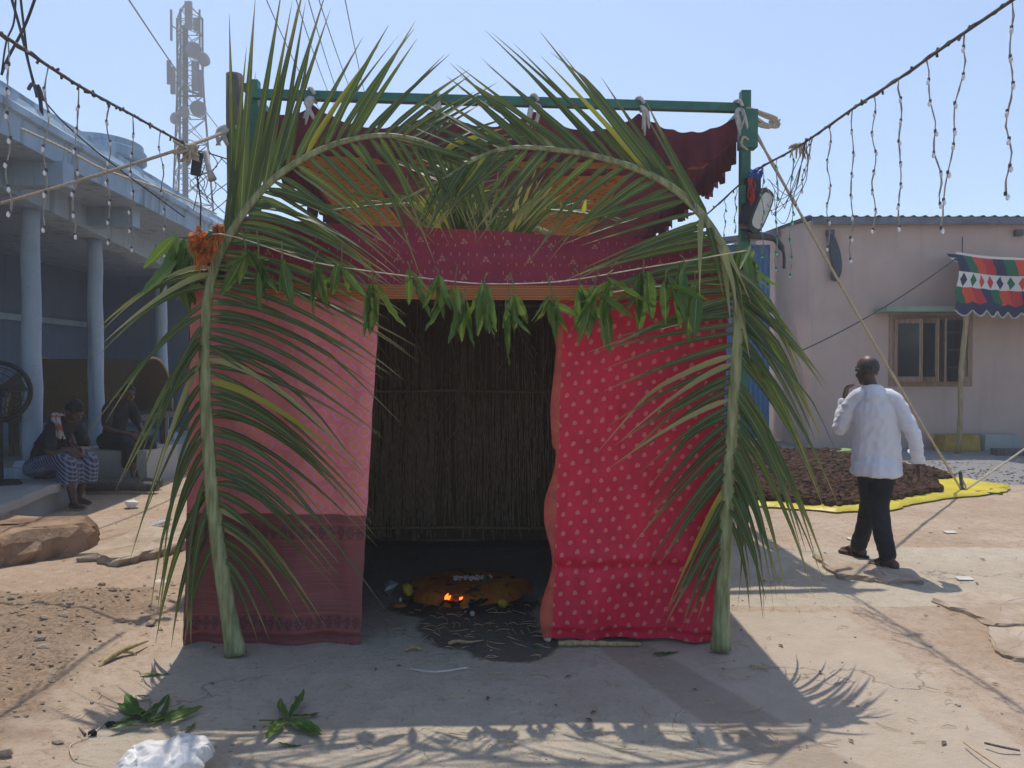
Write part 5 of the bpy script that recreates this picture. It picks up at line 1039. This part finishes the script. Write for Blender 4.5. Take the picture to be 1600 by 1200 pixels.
# white plastic bag at the bottom edge
m = MB()
def bagf(u, v):
    a = u * 2 * math.pi; r = 1 - .0 * v; c = V(-1.34, 2.93, 0); z = .095 * math.sin(v * math.pi / 2) ** .8; s = math.cos(v * math.pi / 2) ** .55
    n_ = 1 - .16 * abs(fbm(math.cos(a) * 1.5, math.sin(a) * 1.5 + v * 1.5, 1.0, 2)) + .05 * fbm(math.cos(a) * 2, math.sin(a) * 2 + v * 2, 1.3) + .08 * fbm(math.cos(a) * 5, math.sin(a) * 5 + v * 5, 1)
    return c + V(.19 * s * math.cos(a) * n_, .16 * s * math.sin(a) * n_, max(.003, z * (1.15 - .6 * abs(fbm(math.cos(a) * 1.6 * s, math.sin(a) * 1.6 * s, 1.2, 2))) + .045 * s * max(0, math.cos(a)) ))
m.grid(bagf, 110, 40); tag(m.build('plastic_bag', PLAST, None, True), 'crumpled white plastic bag at the bottom left edge', 'plastic bag')

# ------------------------------------------------------------------ people
def limb(m, pts, rs, n=12, steps=6, flat=1.0, up=None):
    k = (len(pts) - 1) * steps; q = cat(pts, k); r = []
    for i in range(k + 1):
        u = i / steps; j = min(int(u), len(rs) - 2); r.append(lerp(rs[j], rs[j + 1], u - j))
    m.tube(q, r, n, True, flat, up); m.ball(q[0], r[0], n, 8); m.ball(q[-1], r[-1], n, 8)
def hand(m, wrist, d, side, palm_n, curl=.5, s=1.0):
    """wrist pos, pointing dir d, thumb side vector, palm normal, finger curl"""
    d = d.normalized(); side = (side - d * side.dot(d)).normalized(); pn = d.cross(side).normalized()
    if pn.dot(palm_n) < 0: pn = -pn
    M_ = Matrix((side, pn, d)).transposed(); c = wrist + d * .05 * s; m.ball(c, (.042 * s, .019 * s, .058 * s), 14, 8, M_)
    for i, (o_, l) in enumerate(((.030, .070), (.010, .078), (-.011, .072), (-.031, .056))):
        b = wrist + d * .092 * s + side * o_ * s; pts = [b - d * .03 * s, b]; dd = d.copy(); q = b
        for k, f in enumerate((.45, .32, .25)):
            dd = (dd * math.cos(curl * (.6 + .25 * k)) + pn * math.sin(curl * (.6 + .25 * k))).normalized(); q = q + dd * l * f * s; pts.append(q)
        limb(m, pts, [.0105 * s, .010 * s, .0092 * s, .0085 * s, .007 * s], 8, 2)
    b = wrist + d * .03 * s + side * .032 * s; t1 = b + (d * .6 + side * .7 + pn * .2).normalized() * .038 * s; t2 = t1 + (d * .9 + side * .1 + pn * .5 * curl).normalized() * .032 * s; limb(m, [wrist + d * .02 * s + side * .015 * s, b, t1, t2], [.014 * s, .014 * s, .011 * s, .008 * s], 8, 3)
def head(m, c, fwd, up=V(0, 0, 1), s=1.0):
    f = fwd.normalized(); u = (up - f * up.dot(f)).normalized(); r = f.cross(u); M_ = Matrix((r, f, u)).transposed(); T = lambda x, y, z: c + M_ @ V(x * s, y * s, z * s)
    m.ball(T(0, -.012, .03), (.076 * s, .094 * s, .088 * s), 20, 14, M_); m.ball(T(0, .025, -.035), (.058 * s, .068 * s, .078 * s), 16, 12, M_); m.ball(T(0, .055, -.085), (.032 * s, .030 * s, .025 * s), 12, 8, M_)
    m.tube([T(0, .088, .02), T(0, .108, -.022), T(0, .09, -.035)], [.009 * s, .016 * s, .012 * s], 8); m.ball(T(0, .086, -.058), (.026 * s, .014 * s, .008 * s), 10, 6, M_); m.ball(T(0, .083, -.071), (.022 * s, .014 * s, .008 * s), 10, 6, M_)
    m.ball(T(0, .078, .034), (.055 * s, .016 * s, .010 * s), 12, 6, M_)
    for x in (-1, 1):
        m.ball(T(x * .078, -.008, -.008), (.009 * s, .020 * s, .034 * s), 10, 8, M_); m.ball(T(x * .04, .06, -.03), (.02 * s, .02 * s, .02 * s), 8, 6, M_)
    return T, M_
def foot(m, ankle, d, s=1.0):
    d = V(d.x, d.y, 0).normalized(); z0 = ankle.z - .075 * s
    sd = V(d.y, -d.x, 0); m.ball(ankle + V(0, 0, -.045 * s) - d * .035 * s, (.036 * s, .036 * s, .04 * s), 12, 8)
    limb(m, [ankle + V(0, 0, -.02) * s, ankle + d * .07 * s + V(0, 0, -.04 * s), ankle + d * .14 * s + V(0, 0, -.055 * s)], [.036 * s, .032 * s, .024 * s], 12, 4)
    for i in range(5): o_ = (i - 2) * .017 * s; a = ankle + d * (.13 - .012 * abs(i - 1)) * s + sd * o_ + V(0, 0, -.062 * s); limb(m, [a - d * .04 * s, a, a + d * (.038 - .004 * i) * s], [.012 * s, .011 * s, .009 * s], 8, 2)
def sandal(parent, ankle, d, tilt=0):
    d = V(d.x, d.y, 0).normalized(); sd = V(d.y, -d.x, 0); m = MB(); n = 24; ks = []
    for z in (-.088, -.074):
        k = len(m.v); ks.append(k)
        for i in range(n):
            a = 2 * math.pi * i / n; x = math.cos(a); wdt = .045 * (1 + .15 * x); m.v.append(ankle + d * (.045 + .135 * x) + sd * wdt * math.sin(a) + V(0, 0, z + tilt * max(0, -x) * .05))
    for i in range(n): j2 = (i + 1) % n; m.face(ks[0] + i, ks[0] + j2, ks[1] + j2, ks[1] + i)
    m.face(*[ks[0] + i for i in reversed(range(n))]); m.face(*[ks[1] + i for i in range(n)])
    for s in (-1, 1): m.tube(cat([ankle + d * .03 + sd * s * .044 + V(0, 0, -.075), ankle + d * .07 + sd * s * .03 + V(0, 0, -.022), ankle + d * .13 + sd * s * .004 + V(0, 0, -.045)], 6), .010, 6, flat=.5)
    m.build('sandal', SANDAL, parent)
def wr(amp, fx=7, fz=16, seed=0):
    return lambda co: amp * (mn.fractal(Vector((co.x * fx + seed, co.y * fx, co.z * fz * .55)), 1, 2, 3) + .6 * math.sin(mn.noise(Vector((co.x * 4, co.y * 4 + seed, co.z * 5))) * 9))

# walking man: built in a frame whose x is right and y is away from the viewer, then turned
random.seed(91)
mo = V(2.84, 5.98, 0); mrot = Matrix.Rotation(R(-25.5), 3, 'Z')
class XMB(MB):                                      # same builder, placed and turned at the end
    pass
def place(m): m.v = [mo + mrot @ p for p in m.v]; return m
def fuse_at(m, name, mt, parent, vox, it=3, disp=None): return fuse(place(m), name, mt, parent, vox, it, disp)
class _O: pass
b = MB()
neck = V(-.035, .02, 1.40); hc = V(-.07, .05, 1.545); hf = V(-.62, .78, -.12)
limb(b, [V(0, .02, .86), V(0, .015, 1.05), V(-.01, .0, 1.22), V(-.02, .0, 1.36)], [.10, .10, .115, .07], 16, 5, .60, up=(1, 0, 0))
limb(b, [V(-.03, .0, 1.33), neck, hc + V(0, -.01, -.03)], [.05, .050, .054], 12)
T, M_ = head(b, hc, hf)
Ls, Rs = V(-.165, .01, 1.335), V(.140, -.01, 1.325); Le, Lw = V(-.262, .06, 1.09), V(-.232, .20, 1.30); Re, Rw = V(.252, -.03, 1.06), V(.292, .02, .835)
limb(b, [V(-.05, 0, 1.31), Ls + V(.014, 0, -.014), Le, Lw], [.045, .034, .032, .028]); limb(b, [V(.03, 0, 1.31), Rs + V(-.014, 0, -.014), Re, Rw], [.045, .034, .032, .028])
hand(b, Lw, V(.10, .02, 1), V(-.3, -.9, .2), V(.9, .3, 0), .9); hand(b, Rw, V(.02, .04, -1), V(-.2, .9, 0), V(-1, 0, .1), .35)
Lh, Rh = V(-.085, .03, .88), V(.085, .0, .88); Lk, La = V(-.055, .22, .47), V(-.125, .36, .085); Rk, Ra = V(.028, .03, .46), V(.105, -.06, .098)
limb(b, [Lh, Lk, La], [.062, .052, .036], 12, 8); limb(b, [Rh, Rk, Ra], [.062, .052, .036], 12, 8)
fdir = V(-.85, .5, 0)
foot(b, La, fdir); foot(b, Ra, fdir)
man = fuse(b, 'person', SKIN, None, .0065, 3, off=V(0, 0, 0)); man.location = mo; man.rotation_euler = (0, 0, R(-25.5))
tag(man, 'balding man in white shirt and dark trousers walking away, hand raised to face', 'person')
def child(m, name, mt, vox=None, it=3, disp=None):
    if vox: return fuse(m, name, mt, man, vox, it, disp, off=V(0, 0, 0))
    return link(name, m.mesh(name, mt, V(0, 0, 0), True), man)
# hair: band round the back and sides of the head, crown bare
m = MB()
m.grid(lambda u, v: T(.0785 * math.sin((u - .5) * 4.0) * math.cos(lerp(-.75, .55, v)) * (1 + .02 * mn.noise(Vector((u * 30, v * 12, 1)))), -.012 - .0965 * math.cos((u - .5) * 4.0) * math.cos(lerp(-.75, .55, v)), .030 + .0905 * math.sin(lerp(-.75, .55 - .25 * abs(u - .5) * 2 + .05 * mn.noise(Vector((u * 9, 3, 1))), v))), 44, 14)
hm = child(m, 'hair', HAIR)
md = hm.data
for sx_ in (-1, 1):
    e = MB(); e.ball(T(sx_ * .031, .083, .012), .011, 10, 8); child(e, 'eye', EYE)
m = MB(); m.tube([T(-.083, -.03, .0), T(-.086, -.005, .012), T(-.082, .03, .016)], .004, 5); child(m, 'spectacle_arm', STEEL)
# shirt
m = MB()
limb(m, [V(.0, .015, .745), V(.0, .015, .9), V(-.0, .01, 1.08), V(-.012, .0, 1.24), V(-.015, .0, 1.335)], [.188, .178, .166, .160, .105], 22, 6, .70, up=(1, 0, 0)); m.v = [V(p.x, p.y, max(p.z, .725)) for p in m.v]
limb(m, [V(-.04, 0, 1.335), Ls + V(.012, 0, -.012), Le + V(-.005, -.01, -.01), Le.lerp(Lw, .78)], [.082, .062, .058, .044], 14, 6); limb(m, [V(.02, 0, 1.33), Rs + V(-.012, 0, -.012), Re, Rw + V(-.004, -.004, .03)], [.082, .062, .056, .042], 14, 6)
m.tube([Rw + V(0, 0, .05), Rw + V(0, 0, .0)], .046, 14); q = Le.lerp(Lw, .78); m.tube([q, q + (Lw - Le).normalized() * .05], .052, 14)
m.tube([Re.lerp(Rw, .55), Re.lerp(Rw, .62)], .06, 12)
limb(m, [V(-.03, .0, 1.345), neck + V(.0, -.004, -.01)], [.075, .060], 16)
def shirt_fold(co):
    arm = max(0, min(1, (abs(co.x + .005) - .15) / .05)); vert = mn.noise(Vector((co.x * 17, co.y * 17, co.z * 2.2))); diag = mn.noise(Vector((co.x * 6 + co.z * 5, co.y * 9, co.z * 13 - co.x * 9)))
    cuff = mn.noise(Vector((co.x * 8, co.y * 8, co.z * 34))); cr = -abs(mn.noise(Vector((co.x * 11 + co.z * 8, co.y * 11, co.z * 9 - co.x * 12)))) + .25
    return (1 - arm) * (.0085 * vert * min(1, max(.25, (1.25 - co.z) * 3)) + .006 * diag + .010 * cr) + arm * (.008 * cuff + .006 * diag + .008 * cr)
child(m, 'shirt', SHIRT, .007, 2, shirt_fold)
m = MB(); m.tube([Rw + V(0, 0, .045), Rw + V(0, 0, .0)], .0465, 16); child(m, 'cuff', SHIRT)
m = MB(); m.grid(lambda u, v: neck + V(.079 * math.cos(u * 6.283), -.012 + .076 * math.sin(u * 6.283), lerp(-.03, .022, v) - .01 * math.sin(u * 6.283)), 28, 3); child(m, 'collar', SHIRT)
m = MB()
limb(m, [V(-.05, .02, .79), Lh + V(.02, 0, -.10), Lk + V(0, .0, 0), La + V(.005, -.01, .02)], [.08, .088, .070, .066], 16, 8); limb(m, [V(.05, .01, .80), Rh + V(-.01, 0, -.10), Rk, Ra + V(-.02, .02, .03)], [.08, .088, .072, .072], 16, 8)
m.v = [V(p.x, p.y, max(p.z, .055)) for p in m.v]
child(m, 'trousers', TROUS, .009, 2, lambda co: .009 * mn.noise(Vector((co.x * 12, co.y * 12, co.z * 5))) - .010 * abs(mn.noise(Vector((co.x * 9 + co.z * 7, co.y * 9, co.z * 11)))))
for an, tl in ((La, .3), (Ra, .0)):
    m = MB(); 
    class _P: pass
    mm = MB(); d = fdir.normalized(); sd_ = V(d.y, -d.x, 0); n = 24; ks = []
    zb = max(.004 - an.z, -.085)
    for z in (zb, zb + .014):
        k = len(mm.v); ks.append(k)
        for i in range(n): a = 2 * math.pi * i / n; x = math.cos(a); mm.v.append(an + d * (.045 + .138 * x) + sd_ * .046 * (1 + .15 * x) * math.sin(a) + V(0, 0, z))
    for i in range(n): j2 = (i + 1) % n; mm.face(ks[0] + i, ks[0] + j2, ks[1] + j2, ks[1] + i)
    mm.face(*[ks[0] + i for i in reversed(range(n))]); mm.face(*[ks[1] + i for i in range(n)])
    for s in (-1, 1): mm.tube(cat([an + d * .03 + sd_ * s * .044 + V(0, 0, zb + .01), an + d * .07 + sd_ * s * .03 + V(0, 0, -.015), an + d * .135 + sd_ * s * .004 + V(0, 0, -.045)], 6), .010, 6, flat=.5)
    child(mm, 'sandal', SANDAL)

# seated people on the veranda
def seated(label, o, rz, cloth_l, shirt, towel=False, seat=.33, lean=.22, headdrop=.5, kneez=None, vox=.009):
    global man
    b = MB(); hz = seat + .09; kz = kneez or .52
    sh = V(.0, lean, hz + .50); neck = V(0, lean + .06, hz + .56); hc_ = V(0, lean + .17, hz + .66)
    limb(b, [V(0, -.02, hz), V(0, .02, hz + .2), V(0, lean * .6, hz + .38), sh], [.14, .13, .145, .09], 14, 4, .7, up=(1, 0, 0)); limb(b, [sh, neck, hc_ + V(0, -.03, -.03)], [.06, .055, .055])
    T_, M2 = head(b, hc_, V(.1, 1, -headdrop)); hands = []
    for s in (-1, 1):
        hip, kn, an = V(s * .1, .02, hz), V(s * .15, .45, kz), V(s * .12 + .03, .50 + .1 * s, .085)
        limb(b, [hip, kn, an], [.09, .06, .038], 12, 7); foot(b, an, V(s * .1, 1, 0))
        shd, el, wr_ = sh + V(s * .17, .0, -.03), V(s * .25, lean + .06, hz + .22), V(s * .09, .45, kz + .13); limb(b, [sh + V(s * .04, 0, -.02), shd, el, wr_], [.07, .055, .04, .028]); hand(b, wr_, V(-s * .4, .8, -.4), V(-s * .6, 0, .8), V(0, 0, -1), .6)
    p = fuse(b, 'person', SKIN, None, vox, 3, off=V(0, 0, 0)); p.location = o; p.rotation_euler = (0, 0, rz); tag(p, label, 'person'); man = p
    m = MB(); m.ball(T_(0, -.02, .042), (.086, .10, .09), 18, 12, M2); m.ball(T_(0, -.075, -.0), (.07, .05, .07), 12, 8, M2)
    child(m, 'hair', BHAIR, .009, 2, wr(.006, 30, 30, 1))
    for s in (-1, 1): e = MB(); e.ball(T_(s * .031, .083, .012), .011, 8, 6); child(e, 'eye', EYE)
    m = MB(); limb(m, [V(0, -.02, hz - .02), V(0, .02, hz + .2), V(0, lean * .6, hz + .38), sh + V(0, 0, .0)], [.165, .16, .168, .11], 16, 4, .72, up=(1, 0, 0))
    for s in (-1, 1): shd, el = sh + V(s * .17, .0, -.03), V(s * .25, lean + .06, hz + .22); limb(m, [sh + V(s * .04, 0, -.02), shd, shd.lerp(el, .75)], [.09, .075, .068])
    child(m, 'shirt', shirt, .011, 3, wr(.006, 8, 10, 4))
    m = MB()
    for s in (-1, 1): limb(m, [V(s * .09, -.03, hz + .01), V(s * .15, .45, kz + .01), V(s * .13, .49, .30)], [.125, .105, .11], 14, 6)
    limb(m, [V(0, .1, hz), V(0, .42, kz - .03), V(0, .46, .32)], [.12, .09, .08], 12, 5); m.v = [V(q.x, q.y, max(q.z, .25)) for q in m.v]
    child(m, 'lungi', cloth_l, .011, 3, wr(.007, 8, 10, 6))
    if towel:
        m = MB(); rows = [sh + V(-.18, -.06, -.28), sh + V(-.16, -.13, -.02), sh + V(-.05, -.10, .10), sh + V(.06, -.05, .115), sh + V(.13, .06, .07), sh + V(.16, .15, -.12)]; q = cat(rows, 30)
        m.grid(lambda u, v: q[int(round(v * 30))] + V(.02 * math.sin(v * 9), (u - .5) * .13 + .01 * math.sin(u * 20 + v * 5), .02 * math.sin(u * 12) - .02 * (u - .5) ** 2), 10, 30, (.3, 1)); o2 = child(m, 'towel', TOWEL); sol = o2.modifiers.new('thickness', 'SOLIDIFY'); sol.thickness = .012
    return p
seated('seated man in checked lungi with a red-edged towel on his shoulder', V(-5.40, 8.85, 0), R(-108), CHECK, DSHIRT, True, .33, .30, .8)
seated('shadowed man in dark clothes sitting on the cement bench between pillars', V(-5.45, 10.5, .0), R(-115), DSHIRT, DSHIRT, False, .48, .12, .3, .56)

# ------------------------------------------------------------------ haze volume, added to imitate lens veil and lift the shade
hz = MB(); hz.box((0, 48, 15.5), (110, 110, 33)); hz = hz.build('haze', [])
g = bpy.data.materials.new('veil_haze'); g.use_nodes = True; g.node_tree.nodes.clear(); _o = g.node_tree.nodes.new('ShaderNodeOutputMaterial'); _v = g.node_tree.nodes.new('ShaderNodeVolumePrincipled')
_v.inputs['Color'].default_value = (.90, .93, .95, 1); _v.inputs['Density'].default_value = .0045; _v.inputs['Anisotropy'].default_value = .3; g.node_tree.links.new(_v.outputs[0], _o.inputs['Volume']); hz.data.materials.append(g); hz['kind'] = 'stuff'; hz['label'] = 'thin haze added over the yard to imitate lens veil'
